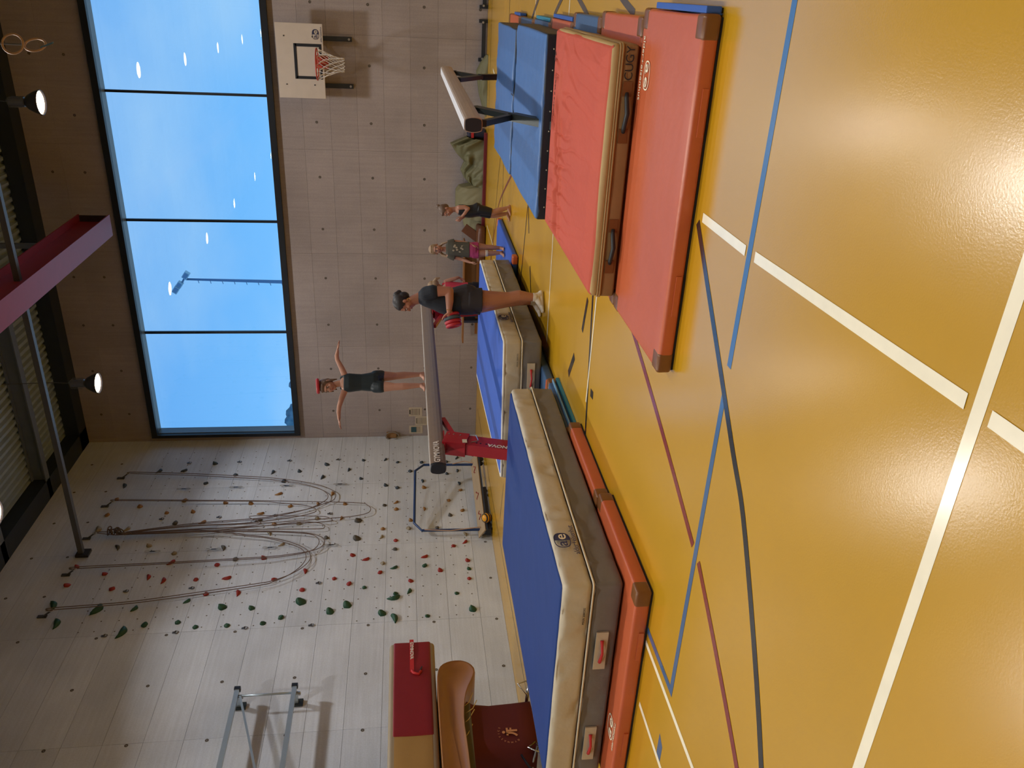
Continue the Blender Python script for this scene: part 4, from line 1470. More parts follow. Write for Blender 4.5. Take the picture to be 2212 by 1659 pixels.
M_ROPE = mat('rope_sheath', (112, 96, 92), 0.8, 0.12, 40.0)
RW = ['hanging from the anchor nearest the window', 'hanging from the second anchor', 'hanging from the middle anchor', 'hanging from the fourth anchor', 'hanging from the anchor farthest from the window']
for i in range(5):
    r = thing('climbing_rope', 'looped climbing rope ' + RW[i], 'rope', (0, ANCHORS[i][0], 7.3), 0, 'climbing ropes')
    y0 = ANCHORS[i][0]
    for j in (2 * i, 2 * i + 1):
        P = [(0.10 - 0.005 * (j % 2) - 0.05 * min(1, k / 3.0) + (0.04 if k > len(ROPES[j]) - 3 else 0) + 0.004 * i, y - y0, z - 7.3) for k, (y, z) in enumerate(ROPES[j])]
        P = [(0.11, 0.02, 0.0)] + P
        MB().tube(smooth_path(P), 0.0075, 6).build('strand', M_ROPE, r, smooth=True)
kn = thing('rope_knot', 'thick knot tying the gathered climbing ropes below the middle anchor', 'knot', (0.10, 12.97, 6.95), 0)
mb = MB()
rk = random.Random(5)
for k in range(9):
    R3 = Euler((rk.uniform(-0.9, 0.9), rk.uniform(-0.6, 0.6), rk.uniform(0, 3))).to_matrix()
    c3 = Vector((0.02, rk.uniform(-0.03, 0.03), 0.11 - 0.026 * k))
    a3, b3 = rk.uniform(0.03, 0.05), rk.uniform(0.05, 0.085)
    mb.tube([c3 + R3 @ Vector((a3 * math.cos(t), b3 * math.sin(t), 0.01 * math.sin(2 * t))) for t in [q * math.pi / 6 for q in range(13)]], 0.011, 6, cap=False)
mb.build('coil', mat('knot_rope', (98, 84, 80), 0.85, 0.15, 30), kn, smooth=True)
for k in range(4):
    MB().tube([(0.03, -0.05, -0.08), (0.05, -0.09 - 0.012 * k, -0.16), (0.04, -0.10 - 0.015 * k, -0.32 + 0.03 * k)], 0.011, 6).build('tail', MATS['knot_rope'], kn, smooth=True)

# ================================================================== TROLLEY
tr = thing('mat_trolley', 'long wooden mat trolley with blue push bar parked against the climbing wall', 'trolley', (0.30, 13.6, 0), math.radians(-9.0))
M_PLY = mat('printed_plywood', (168, 146, 118), 0.5, 0.12, 3.0, stretch=(8, 0.6, 8))
M_TBLUE = mat('blue_tube', (30, 62, 116), 0.4, 0.05)
MB().box((0.0, 0, 0.19), (0.25, 2.25, 0.025), Matrix.Rotation(0.5, 3, 'Y')).build('deck', M_PLY, tr, bevel=0.006)
MB().box((0.108, 0, 0.105), (0.02, 2.25, 0.03)).build('edge_rail', mat('slate_edge', (46, 58, 76), 0.5), tr)
MB().box((0.03, -0.52, 0.075), (0.16, 1.18, 0.10)).build('underframe', M_CAP, tr)
for k, yy in enumerate((0.72, -0.05, -0.62)):
    sw = []
    for q in range(15):
        t = q / 14.0
        a_ = 0.11 * (t - 0.5) * 2
        b_ = 0.035 * math.sin(t * 7.5 + k)
        sw.append((0.013 - 0.8776 * b_, yy + a_, 0.2045 + 0.4794 * b_))
    MB().tube(sw, 0.008, 5).build('printed_swirl', mat('print_red', (150, 52, 48), 0.6), tr)
hx0 = -0.06
MB().tube([(hx0, 0.95, 0.17), (hx0, 0.98, 1.25), (hx0, 0.80, 1.43), (hx0, -0.72, 1.47), (hx0, -0.92, 1.33), (hx0, -0.95, 0.17)], 0.026, 8).build('push_bar', M_TBLUE, tr)
MB().tube([(hx0 + 0.03, -0.93, 1.28), (hx0 + 0.04, -0.99, 0.8), (hx0 + 0.06, -0.94, 0.2)], 0.010, 6).build('elastic_strap', mat('pale_elastic', (190, 160, 140), 0.8), tr)
MB().tube([(hx0 + 0.05, 0.93, 0.65), (hx0 + 0.06, 1.0, 0.4), (hx0 + 0.04, 0.94, 0.2)], 0.010, 6).build('elastic_strap', MATS['pale_elastic'], tr)
for sy in (-0.95, 0.0, 0.98):
    for sx in (0.06, -0.06):
        w = MB().lathe([(0.03, -0.018), (0.06, -0.016), (0.065, 0), (0.06, 0.016), (0.03, 0.018)], (sx, sy, 0.066), 14, 'x').build('wheel', M_HANDLE, tr)
        MB().box((sx, sy, 0.13), (0.05, 0.05, 0.05)).build('fork', M_STEEL, w)
bp_ = MB().sphere((0.20, -0.90, 0.10), 0.092, 16, 12).build('bumper', mat('safety_yellow', (226, 160, 30), 0.4, 0.04), tr, smooth=True)
for z in (-0.05, 0.0, 0.05):
    rz = math.sqrt(0.0965 ** 2 - z * z)
    so = MB().lathe([(rz, z - 0.012), (rz + 0.002, z), (rz, z + 0.012)], n=18).build('stripe', M_CAP, bp_)
    so.rotation_euler = (0.5, 0.4, 0)
    so.location = (0.20, -0.90, 0.10)

# ================================================================== BASKETBALL BOARD
bb = thing('basketball_hoop', 'white basketball backboard with orange rim and net on the end wall', 'basketball hoop', (8.08, D, 3.42))
OFF = 0.37
M_BOARD = mat('board_white', (206, 196, 186), 0.5, 0.04)
MB().box((0, -OFF, 0), (1.27, 0.03, 0.83)).build('backboard', M_BOARD, bb, bevel=0.004)
sq = MB()
for c, s in (((0.0, 0, 0.085), (0.60, 0.004, 0.05)), ((0.0, 0, -0.36), (0.60, 0.004, 0.045)), ((-0.275, 0, -0.13), (0.05, 0.004, 0.42)), ((0.275, 0, -0.13), (0.05, 0.004, 0.42))):
    sq.box((c[0], -OFF - 0.017, c[2]), s)
sq.build('target_square', mat('board_black', (28, 32, 40), 0.5), bb)
M_RIM = mat('rim_orange', (176, 62, 48), 0.4, 0.05)
rc = Vector((-0.01, -OFF - 0.36, -0.325))
rrad = 0.265
ring = [(rc.x + rrad * math.cos(t), rc.y + rrad * math.sin(t), rc.z) for t in [k * 2 * math.pi / 28 for k in range(29)]]
rim = MB().tube(ring, 0.012, 8, cap=False).build('rim', M_RIM, bb, smooth=True)
MB().beam((-0.07, -OFF - 0.02, rc.z - 0.02), (-0.07, -OFF - 0.12, rc.z - 0.01), 0.05, 0.10).build('rim_bracket', M_RIM, bb)
MB().beam((0.07, -OFF - 0.02, rc.z - 0.02), (0.07, -OFF - 0.12, rc.z - 0.01), 0.05, 0.10).build('rim_bracket', M_RIM, bb)
MB().box((0, -OFF - 0.022, rc.z - 0.06), (0.22, 0.014, 0.22)).build('rim_plate', M_RIM, bb)
net = MB()
NN = 12
rows = [(rrad, 0.0), (rrad * 0.86, -0.10), (rrad * 0.66, -0.22), (rrad * 0.52, -0.32), (rrad * 0.45, -0.42), (rrad * 0.44, -0.48)]
for k in range(NN):
    for s in (1, -1):
        pts = []
        for i, (r_, h_) in enumerate(rows):
            a = 2 * math.pi * (k + s * 0.5 * i) / NN
            pts.append((rc.x + r_ * math.cos(a), rc.y + r_ * math.sin(a), rc.z + h_))
        net.tube(pts, 0.005, 5)
net.build('net', mat('net_white', (216, 210, 204), 0.8, 0.03), bb)
M_ARM = mat('arm_dark', (48, 52, 56), 0.5, 0.05)
for x in (0.38, -0.44):
    a = MB()
    a.box((x, -0.03, -0.60), (0.08, 0.05, 0.62))
    arm = a.build('support_arm', M_ARM, bb)
    MB().beam((x, -0.04, -0.35), (x, -OFF + 0.02, -0.25), 0.05, 0.06).build('strut', M_ARM, arm)
    MB().beam((x, -0.04, 0.25), (x, -OFF + 0.02, 0.25), 0.05, 0.06).build('strut', M_ARM, arm)
    MB().lathe([(0.022, 0), (0.022, -0.012)], (x, -0.055, -0.86), 10, 'y').build('bolt', M_STEEL, arm)
for x, z in ((0.42, 0.27), (0.42, -0.23), (-0.40, 0.27), (-0.40, -0.23)):
    MB().lathe([(0.012, 0), (0.012, -0.006)], (x, -OFF - 0.015, z), 8, 'y').build('bolt', M_ARM, bb)
emblem((0.46, -OFF - 0.0165, -0.29), (1, 0, 0), (0, 0, 1), 0.17, M_INK, bb)
text_obj('lettering', 'alder+eisenhut', 0.042, (0.46, -OFF - 0.0165, -0.385), (1, 0, 0), (0, 0, 1), M_INK, bb)

# ================================================================== WALL ITEMS
M_PAPER = mat('paper', (196, 184, 166), 0.7, 0.04)
for lab, x0, x1, z0, z1, kind in (('printed notice sheet on the end wall, farthest from the corner', 0.515, 0.745, 1.245, 1.545, 0),
                                   ('printed notice sheet with table, lowest of three by the corner', 0.28, 0.51, 1.105, 1.40, 1),
                                   ('notice sheet with a small picture, next to the wall corner', 0.062, 0.272, 1.235, 1.54, 2)):
    p = thing('notice_sheet', lab, 'notice', ((x0 + x1) / 2, D - 0.001, (z0 + z1) / 2), 0, 'notices on the end wall')
    w_, h_ = x1 - x0, z1 - z0
    MB().box((0, -0.002, 0), (w_, 0.003, h_)).build('sheet', M_PAPER, p)
    pr = MB()
    n = 9 if kind == 0 else 7
    for k in range(n):
        z = h_ * (0.32 - 0.72 * k / n)
        if kind == 2 and k < 4:
            continue
        pr.box((0, -0.0042, z), (w_ * 0.72, 0.0012, 0.007))
    if kind == 1:
        pr.box((0, -0.0042, h_ * 0.40), (w_ * 0.6, 0.0012, 0.014))
    po = pr.build('print', M_BLACK, p)
    po['kind'] = 'stuff'
    if kind == 2:
        MB().box((0, -0.0045, 0.05), (w_ * 0.66, 0.002, h_ * 0.40)).build('picture', mat('picture_teal', (52, 84, 92), 0.6, 0.3, 30), p)
    if kind == 0:
        MB().box((0, -0.0045, h_ * 0.42), (w_ * 0.5, 0.002, 0.025)).build('picture', M_BLACK, p)
cb = thing('wall_box', 'small brown wooden box with coiled grey cable in the wall corner', 'box', (0.07, D - 0.06, 1.95))
MB().box((0, 0, 0), (0.11, 0.10, 0.22)).build('box', mat('box_brown', (150, 112, 70), 0.6, 0.06), cb, bevel=0.004)
M_CABLE = mat('grey_cable', (140, 134, 126), 0.6)
for k in range(3):
    MB().tube([(0.01 * k + 0.10 * math.cos(t), -0.07 - 0.008 * k, -0.02 + 0.15 * math.sin(t)) for t in [q * math.pi / 8 for q in range(17)]], 0.007, 6, cap=False).build('cable_loop', M_CABLE, cb, smooth=True)
# low brackets along the foot of the end wall
for lab, x0, x1 in (('dark metal hinge rail at the foot of the end wall', 8.17, 8.90), ('short dark metal bracket at the foot of the end wall near the edge', 9.08, 9.35)):
    r = thing('floor_bracket', lab, 'bracket', ((x0 + x1) / 2, D, 0.0))
    MB().box((0, -0.06, 0.07), (x1 - x0, 0.03, 0.07)).build('bar', M_DARK, r)
    for s in (-1, 1):
        MB().box((s * (x1 - x0 - 0.06) / 2, -0.035, 0.08), (0.06, 0.07, 0.16)).build('end_block', M_DARK, r)
        MB().lathe([(0.02, 0), (0.02, -0.03)], (s * (x1 - x0 - 0.10) / 2, -0.075, 0.09), 8, 'y').build('bolt', M_STEEL, r)

# ================================================================== COVERS, BENCH, LEATHER AT THE END WALL


def heap(prof, y_front, y_back, seed, fold, nx=90, ny=34):
    """crumpled cloth shell; prof = [(x, height)] front outline"""
    xs = [p[0] for p in prof]

    def H(x):
        for (a, ha), (b, hb) in zip(prof, prof[1:]):
            if a <= x <= b:
                t = (x - a) / (b - a)
                return ha + (hb - ha) * t
        return prof[-1][1]
    vs, fs = [], []
    for i in range(nx + 1):
        x = xs[0] + (xs[-1] - xs[0]) * i / nx
        h = max(H(x), 0.02)
        for j in range(ny + 1):
            t = j / ny
            # from the floor in front up to the ridge against the wall
            y = y_front + (y_back - y_front) * t ** 1.4
            z = h * (1 - (1 - t) ** 2.2)
            q = Vector((x * 2.6 + t * 1.5, t * 2.0 + x, seed))
            cell = abs(noise.noise(q * 1.1)) * 1.6 + abs(noise.noise(q * 2.3 + Vector((5, 2, 1)))) * 0.7
            bump_ = (cell - 0.35) * fold * math.sin(math.pi * min(1, t * 1.05))
            vs.append((x + bump_ * 0.3, y - bump_, max(0.002, z + bump_ * 0.5 * t)))
    for i in range(nx):
        for j in range(ny):
            a = i * (ny + 1) + j
            fs.append((a, a + ny + 1, a + ny + 2, a + 1))
    n = len(vs)
    for i in range(nx + 1):
        x, y, z = vs[i * (ny + 1) + ny]
        vs.append((x, y_back + 0.02, 0.0))
    for i in range(nx):
        fs.append((i * (ny + 1) + ny, (i + 1) * (ny + 1) + ny, n + i + 1, n + i))
    return MB().add(vs, fs)


M_TARP = mat('olive_tarp', (104, 102, 72), 0.6, 0.1, 4.0, bump=0.3, bscale=14, bdist=0.01)
M_TARP2 = mat('olive_tarp_light', (122, 116, 84), 0.65, 0.1, 4.0, bump=0.2, bscale=10, bdist=0.01)
o = heap([(5.90, 0.30), (6.0, 0.40), (6.15, 0.47), (6.32, 0.40), (6.46, 0.55), (6.66, 0.68), (6.72, 0.55), (6.80, 0.36)], -0.62, -0.06, 3.0, 0.20).build('tarpaulin', M_TARP, smooth=True)
o.location = (0, D, 0)
tag(o, 'crumpled olive green tarpaulin slumped against the end wall', 'tarpaulin')
o = heap([(5.22, 0.40), (5.40, 0.56), (5.75, 0.56), (5.84, 0.50), (5.89, 0.28)], -0.56, -0.05, 8.0, 0.07).build('tarpaulin', M_TARP2, smooth=True)
o.location = (0, D, 0)
tag(o, 'smooth folded olive cloth cover behind the girl in black', 'tarpaulin')
o = heap([(4.95, 0.12), (5.02, 0.38), (5.2, 0.42), (5.26, 0.34), (5.30, 0.10)], -0.42, -0.06, 1.0, 0.04, 30, 20).build('cloth_cover', M_TARP2, smooth=True)
o.location = (0, D, 0)
tag(o, 'small olive cloth flap beside the brown leather pad', 'tarpaulin')
o = heap([(7.2, 0.02), (7.6, 0.14), (8.0, 0.20), (8.16, 0.12), (8.3, 0.02)], -0.35, -0.05, 5.0, 0.04, 40, 16).build('tarpaulin', M_TARP, smooth=True)
o.location = (0, D, 0)
tag(o, 'flat olive tarpaulin end behind the wooden beam', 'tarpaulin')
pk = MB().box((5.75, D - 0.62, 0.03), (2.4, 0.12, 0.06)).build('floor_plank', mat('dark_red_plank', (104, 26, 40), 0.5, 0.08), bevel=0.008)
tag(pk, 'low dark red plank lying in front of the olive tarpaulins', 'plank')
bg = thing('sports_bag', 'small navy and red bag just right of the crumpled tarpaulin', 'bag', (6.90, D - 0.3, 0))
cushion(0.16, 0.3, 0.0, 0.36, 0.05, 0.08, amp=0.02, seed=2).build('bag_body', mat('navy_bag', (36, 38, 62), 0.7), bg, smooth=True)
MB().box((0, -0.152, 0.27), (0.15, 0.01, 0.05)).build('stripe', M_STRAP, bg)

lp = thing('leather_pad', 'brown leather pad slumped on the floor beside the bench', 'pad', (4.84, D - 0.74, 0))
cushion(0.72, 0.5, 0.0, 0.17, 0.07, 0.06, amp=0.05, nscale=(3, 3, 6), seed=4).build('pad', mat('brown_leather', (92, 52, 30), 0.45, 0.12, 5), lp, smooth=True)
MB().beam((0.10, -0.05, 0.13), (0.30, 0.02, 0.42), 0.18, 0.04, up=(0, 1, 0)).build('flap', MATS['brown_leather'], lp, bevel=0.012)
MB().box((0.05, -0.20, 0.178), (0.5, 0.012, 0.012)).build('piping', mat('leather_piping', (128, 84, 50), 0.5), lp)

bn = thing('gym_bench', 'long low wooden gym bench along the end wall', 'bench', (3.65, D - 0.32, 0))
M_WOOD = mat('bench_wood', (140, 94, 52), 0.45, 0.14, 3.0, stretch=(0.5, 8, 8))
MB().box((0, 0, 0.375), (2.25, 0.26, 0.03)).build('seat', M_WOOD, bn, bevel=0.006)
MB().box((0.3, 0.02, 0.20), (1.2, 0.03, 0.30)).build('side_board', mat('bench_board', (112, 78, 48), 0.5, 0.12, 3.0, stretch=(0.5, 8, 8)), bn)
MB().box((0, 0, 0.09), (1.9, 0.06, 0.05)).build('lower_rail', M_WOOD, bn)
M_NAVYS = mat('navy_steel', (28, 36, 62), 0.45)
for x in (-0.62, -0.48, 0.85):
    MB().box((x, 0, 0.18), (0.05, 0.30, 0.36)).build('leg', M_NAVYS, bn)

# ================================================================== GYM RINGS
M_RINGW = mat('ring_wood', (170, 140, 112), 0.5, 0.08)


def gym_ring(label, c, strap_top, blue=False, rot=0.0):
    r = thing('gymnastic_ring', label, 'ring', c, 0, 'gymnastic rings')
    R_ = 0.10
    P = []
    for k in range(25):
        t = k * 2 * math.pi / 24
        p = Vector((R_ * math.cos(t), 0, R_ * math.sin(t)))
        P.append(Matrix.Rotation(rot, 3, 'Z') @ p)
    MB().tube(P, 0.011, 8, cap=False).build('ring', M_RINGW, r, smooth=True)
    MB().tube([(0, 0, R_ - 0.01), (0.005, 0, strap_top - c[2])], 0.010, 6).build('strap', M_BAR, r)
    if blue:
        MB().beam((-0.02, -0.02, -0.06), (0.03, -0.03, -0.19), 0.03, 0.012).build('loop', mat('blue_webbing', (70, 120, 170), 0.6), r)
    return r


gym_ring('wooden gymnastic ring drawn up under the roof, upper of the pair', (8.70, 9.5, 5.52), 8.5, False, 0.45)
gym_ring('wooden gymnastic ring with blue loop, lower of the pair', (8.69, 9.60, 5.345), 8.5, True, 1.0)

# ================================================================== OUTSIDE
ms = thing('floodlight_mast', 'tall slim floodlight mast standing outside the window', 'mast', (-6.1, 45.0, 0))
M_MAST = mat('mast_grey', (92, 120, 150), 0.5, 0.05)
MB().tube([(0, 0, 0), (0, 0, 8.0), (0.15, 0, 13.8)], [0.15, 0.11, 0.06], 8).build('pole', M_MAST, ms, smooth=True)
for k in range(8):
    MB().tube([(0.02 * k, 0, 8.6 + 0.65 * k), (0.02 * k - 0.22, 0, 8.55 + 0.65 * k)], 0.02, 5).build('rung', M_MAST, ms)
MB().beam((-0.45, 0, 14.25), (0.55, 0, 13.65), 0.08, 0.10).build('crossbar', M_MAST, ms)
M_FLOOD = mat('flood_housing', (140, 165, 180), 0.4)
for (x, z, w) in ((-0.42, 14.35, 0.42), (-0.12, 14.12, 0.30), (0.42, 13.72, 0.40)):
    h = MB().box((x, -0.1, z), (w, 0.3, 0.30), Matrix.Rotation(0.6, 3, 'Y')).build('floodlight', M_FLOOD, ms, bevel=0.03)
    MB().box((x, -0.26, z), (w * 0.7, 0.02, 0.2), Matrix.Rotation(0.6, 3, 'Y')).build('lens', M_MAST, h)
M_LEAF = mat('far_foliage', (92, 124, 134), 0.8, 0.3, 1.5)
for lab, x, h_, w in (('distant tree crown at the low left corner of the window', -28.2, 13.1, 1.7), ('distant tree crown just above the window sill', -24.4, 12.45, 1.5)):
    tr_ = thing('far_tree', lab, 'tree', (x, 70.0, 0))
    mb = MB().sphere((0, 0, 0), 1.0, 26, 18)
    mb.v = [tuple((Vector(p) * (1 + 0.28 * noise.noise(Vector(p) * 2.6) + 0.14 * noise.noise(Vector(p) * 7))) * 1.0) for p in mb.v]
    mb.v = [(p[0] * w, p[1] * w, p[2] * w * 1.3 + h_ - w * 1.35) for p in mb.v]
    mb.build('crown', M_LEAF, tr_)
    MB().tube([(0, 0, 0), (0.1, 0, h_ - 2 * w)], [0.35, 0.2], 8).build('trunk', mat('far_bark', (80, 70, 62), 0.8), tr_)

# ================================================================== PEOPLE
# Figures are modelled in a local frame: x = to the right as seen from the hall's
# near side, y = away, z = up. Solid shapes are merged into one skin by a voxel remesh.
YAW = 0.4575


def capsule(mb, p, q, r0, r1, n=14):
    p, q = Vector(p), Vector(q)
    mb.tube([p, p.lerp(q, 0.25), p.lerp(q, 0.5), p.lerp(q, 0.75), q], [r0, r0 * .75 + r1 * .25, (r0 + r1) / 2, r0 * .25 + r1 * .75, r1], n)
    mb.sphere(p, r0, n, 8)
    mb.sphere(q, r1, n, 8)


def chain(mb, pts, rs, n=14):
    for i in range(len(pts) - 1):
        capsule(mb, pts[i], pts[i + 1], rs[i], rs[i + 1], n)


def loft(mb, secs, n=22):
    """secs: (centre, half-width, half-depth, facing angle, exponent) elliptical sections stacked upwards"""
    vs, fs = [], []
    for (c, a, b, ang) in secs:
        c = Vector(c)
        ca, sa = math.cos(ang), math.sin(ang)
        for k in range(n):
            t = 2 * math.pi * k / n
            x = a * math.copysign(abs(math.cos(t)) ** 0.85, math.cos(t))
            y = b * math.copysign(abs(math.sin(t)) ** 0.85, math.sin(t))
            vs.append((c.x + x * ca - y * sa, c.y + x * sa + y * ca, c.z))
    for i in range(len(secs) - 1):
        for k in range(n):
            k2 = (k + 1) % n
            fs.append((i * n + k, i * n + k2, (i + 1) * n + k2, (i + 1) * n + k))
    fs.append(tuple(range(n - 1, -1, -1)))
    L_ = (len(secs) - 1) * n
    fs.append(tuple(range(L_, L_ + n)))
    mb.add(vs, fs)


def fuse(mb, name, material, parent, voxel=0.006, smooth=4):
    me = mb.mesh(name)
    bm = bmesh.new()
    bm.from_mesh(me)
    bmesh.ops.recalc_face_normals(bm, faces=bm.faces)
    bm.to_mesh(me)
    bm.free()
    tmp = bpy.data.objects.new(name, me)
    COL.objects.link(tmp)
    md = tmp.modifiers.new('r', 'REMESH')
    md.mode = 'VOXEL'
    md.voxel_size = voxel
    md.use_smooth_shade = True
    if smooth:
        sm = tmp.modifiers.new('s', 'SMOOTH')
        sm.factor = 0.5
        sm.iterations = smooth
    dg = bpy.context.evaluated_depsgraph_get()
    out = bpy.data.meshes.new_from_object(tmp.evaluated_get(dg))
    bpy.data.objects.remove(tmp, do_unlink=True)
    bpy.data.meshes.remove(me)
    out.materials.clear()
    out.shade_smooth()
    out.name = name
    return link(name, out, material, parent)


def frame(f, u):
    f = Vector(f).normalized()
    u = Vector(u)
    u = (u - f * u.dot(f)).normalized()
    s = f.cross(u)            # the figure's own right... points to its right-hand side
    return f, u, s


def head(mb, c, f, u, H):
    """skull, face, nose, ears around centre c, height H"""
    f, u, s = frame(f, u)
    rot = Matrix((s, f, u)).transposed()
    P = lambda a, b, d: Vector(c) + s * a * H + f * b * H + u * d * H
    mb.sphere(P(0, -0.06, 0.12), (0.345 * H, 0.41 * H, 0.37 * H), 20, 14, rot)
    mb.sphere(P(0, 0.08, -0.12), (0.285 * H, 0.30 * H, 0.36 * H), 18, 12, rot)
    mb.sphere(P(0, 0.20, -0.37), (0.14 * H, 0.12 * H, 0.11 * H), 12, 8, rot)
    capsule(mb, P(0, 0.36, 0.02), P(0, 0.425, -0.11), 0.035 * H, 0.055 * H, 8)
    mb.sphere(P(0, 0.335, -0.235), (0.10 * H, 0.06 * H, 0.045 * H), 10, 8, rot)
    mb.sphere(P(0, 0.33, 0.11), (0.20 * H, 0.05 * H, 0.05 * H), 12, 8, rot)
    for k in (-1, 1):
        mb.sphere(P(k * 0.345, -0.04, -0.05), (0.04 * H, 0.075 * H, 0.12 * H), 10, 8, rot)
        mb.sphere(P(k * 0.16, 0.24, -0.14), (0.11 * H, 0.10 * H, 0.10 * H), 10, 8, rot)
    return P, rot


def face_parts(P, rot, H, root, iris=(50, 40, 34)):
    for k in (-1, 1):
        e = MB().sphere(P(k * 0.135, 0.335, 0.015), (0.062 * H, 0.035 * H, 0.036 * H), 10, 8, rot).build('eye', mat('eye_white', (206, 198, 190), 0.3), root, smooth=True)
        MB().sphere(P(k * 0.135, 0.362, 0.015), (0.030 * H, 0.014 * H, 0.032 * H), 8, 6, rot).build('iris', mat('iris_dark', iris, 0.25), e, smooth=True)
        MB().sphere(P(k * 0.14, 0.365, 0.095), (0.085 * H, 0.02 * H, 0.016 * H), 8, 6, rot).build('eyebrow', mat('brow_brown', (86, 62, 46), 0.8), root, smooth=True)
    MB().sphere(P(0, 0.375, -0.235), (0.085 * H, 0.028 * H, 0.028 * H), 10, 6, rot).build('mouth', mat('lip_rose', (160, 84, 76), 0.5), root, smooth=True)


def hand(mb, wrist, d, pn, th, S=1.0, curl=0.25, thumb_out=0.8, spread=0.06):
    """wrist point, direction d of the fingers, palm normal pn, thumb side th"""
    d = Vector(d).normalized()
    th = Vector(th)
    th = (th - d * th.dot(d)).normalized()
    pn = Vector(pn)
    pn = (pn - d * pn.dot(d) - th * pn.dot(th)).normalized()
    w = Vector(wrist)
    palmL = 0.085 * S
    for k, (off, L_) in enumerate(((0.030, 0.072), (0.010, 0.080), (-0.010, 0.074), (-0.029, 0.058))):
        base = w + d * palmL + th * off * S
        capsule(mb, w + th * off * 0.55 * S, base, 0.014 * S, 0.0115 * S, 10)
        dirf = (d + th * spread * (1.2 - k * 0.8)).normalized()
        a = base
        ang = curl
        for seg, fr in enumerate((0.42, 0.32, 0.26)):
            dd_ = (dirf * math.cos(ang) + pn * math.sin(ang)).normalized()
            b = a + dd_ * L_ * S * fr
            capsule(mb, a, b, (0.0092 - 0.0009 * seg) * S, (0.0086 - 0.0009 * seg) * S, 8)
            a = b
            ang += curl
    a = w + d * 0.025 * S + th * 0.022 * S
    b = a + (d * 0.55 + th * thumb_out + pn * 0.25).normalized() * 0.042 * S
    c = b + (d * 0.8 + th * thumb_out * 0.6 + pn * 0.2).normalized() * 0.032 * S
    e_ = c + (d * 0.9 + th * thumb_out * 0.5).normalized() * 0.024 * S
    chain(mb, [a, b, c, e_], [0.015 * S, 0.012 * S, 0.0105 * S, 0.009 * S], 8)


def foot(mb, ankle, toe_dir, L_, r, z0=0.0, toes=True):
    """heel-to-toe foot standing on z0"""
    t = Vector((toe_dir[0], toe_dir[1], 0)).normalized()
    a = Vector(ankle)
    s = Vector((-t.y, t.x, 0))
    heel = Vector((a.x, a.y, z0 + r * 0.62)) - t * L_ * 0.20
    ball = Vector((a.x, a.y, z0 + r * 0.50)) + t * L_ * 0.48
    tip = Vector((a.x, a.y, z0 + r * 0.36)) + t * L_ * 0.70
    capsule(mb, a, heel + t * L_ * 0.06, r * 0.85, r * 0.62)
    capsule(mb, heel, ball, r * 0.60, r * 0.52)
    capsule(mb, a + t * L_ * 0.05 - Vector((0, 0, r * 0.4)), ball, r * 0.75, r * 0.52)
    for k in (-1.0, -0.3, 0.4, 1.0):
        q = ball + s * k * r * 0.45
        capsule(mb, q, tip + s * k * r * 0.62 - t * L_ * 0.05 * abs(k - 0.2), r * 0.42, r * 0.27, 8)


def eye_level():
    return None


M_SKIN = mat('skin_light', (174, 126, 104), 0.5, 0.05, 8)
M_SKIN2 = mat('skin_warm', (166, 112, 88), 0.5, 0.05, 8)
M_LEO = mat('black_leotard', (20, 24, 30), 0.5, 0.1)
M_TEE = mat('black_tshirt', (24, 30, 40), 0.8, 0.1)
M_SHORT = mat('dark_shorts', (40, 34, 36), 0.8, 0.08)
M_HAIRD = mat('dark_hair', (34, 28, 28), 0.5, 0.2, 30, stretch=(6, 6, 1))
M_HAIRB = mat('brown_hair', (98, 76, 60), 0.5, 0.2, 30, stretch=(6, 6, 1))
M_HAIRL = mat('blond_hair', (150, 124, 96), 0.5, 0.2, 30, stretch=(6, 6, 1))
M_SOCK = mat('white_sock', (206, 198, 184), 0.85, 0.05)
M_GOLD = mat('gold', (220, 176, 80), 0.3, 0.03, metal=0.9)


def person(label, x, y, z=0.0):
    return thing('person', label, 'person', (x, y, z), YAW, 'people')


# ------------------------------------------------------------------ the woman
W_ = person('adult in black T-shirt, dark shorts and white socks holding rubber rings beside the beam', 6.16, 8.70)
mb = MB()
f = (-0.95, -0.05, -0.36)
u = (-0.33, 0, 0.94)
P, rot = head(mb, (0.028, 0.0, 1.588), f, u, 0.235)
chain(mb, [(0.05, 0, 1.51), (0.085, 0.0, 1.42)], [0.056, 0.064])
loft(mb, [((0.095, 0, 1.41), 0.07, 0.09, 0), ((0.10, 0, 1.36), 0.095, 0.175, 0), ((0.098, 0, 1.28), 0.115, 0.165, 0), ((0.075, 0, 1.18), 0.12, 0.155, 0), ((0.06, 0, 1.08), 0.125, 0.155, 0), ((0.062, 0, 0.98), 0.145, 0.175, 0), ((0.065, 0, 0.88), 0.165, 0.190, 0), ((0.065, 0, 0.80), 0.150, 0.185, 0), ((0.06, 0, 0.76), 0.10, 0.15, 0)][::-1])
# legs: near (left) and far (right)
chain(mb, [(0.06, -0.085, 0.84), (0.055, -0.09, 0.70), (0.07, -0.085, 0.48), (0.078, -0.085, 0.40), (0.098, -0.085, 0.29), (0.085, -0.085, 0.11)], [0.125, 0.112, 0.078, 0.068, 0.070, 0.043])
chain(mb, [(0.05, 0.085, 0.84), (0.035, 0.09, 0.70), (0.05, 0.09, 0.48), (0.055, 0.09, 0.40), (0.075, 0.10, 0.29), (0.06, 0.10, 0.11)], [0.125, 0.112, 0.078, 0.068, 0.070, 0.043])
foot(mb, (0.085, -0.085, 0.10), (-1, -0.12), 0.245, 0.05)
foot(mb, (0.06, 0.10, 0.10), (-1, 0.1), 0.245, 0.05)
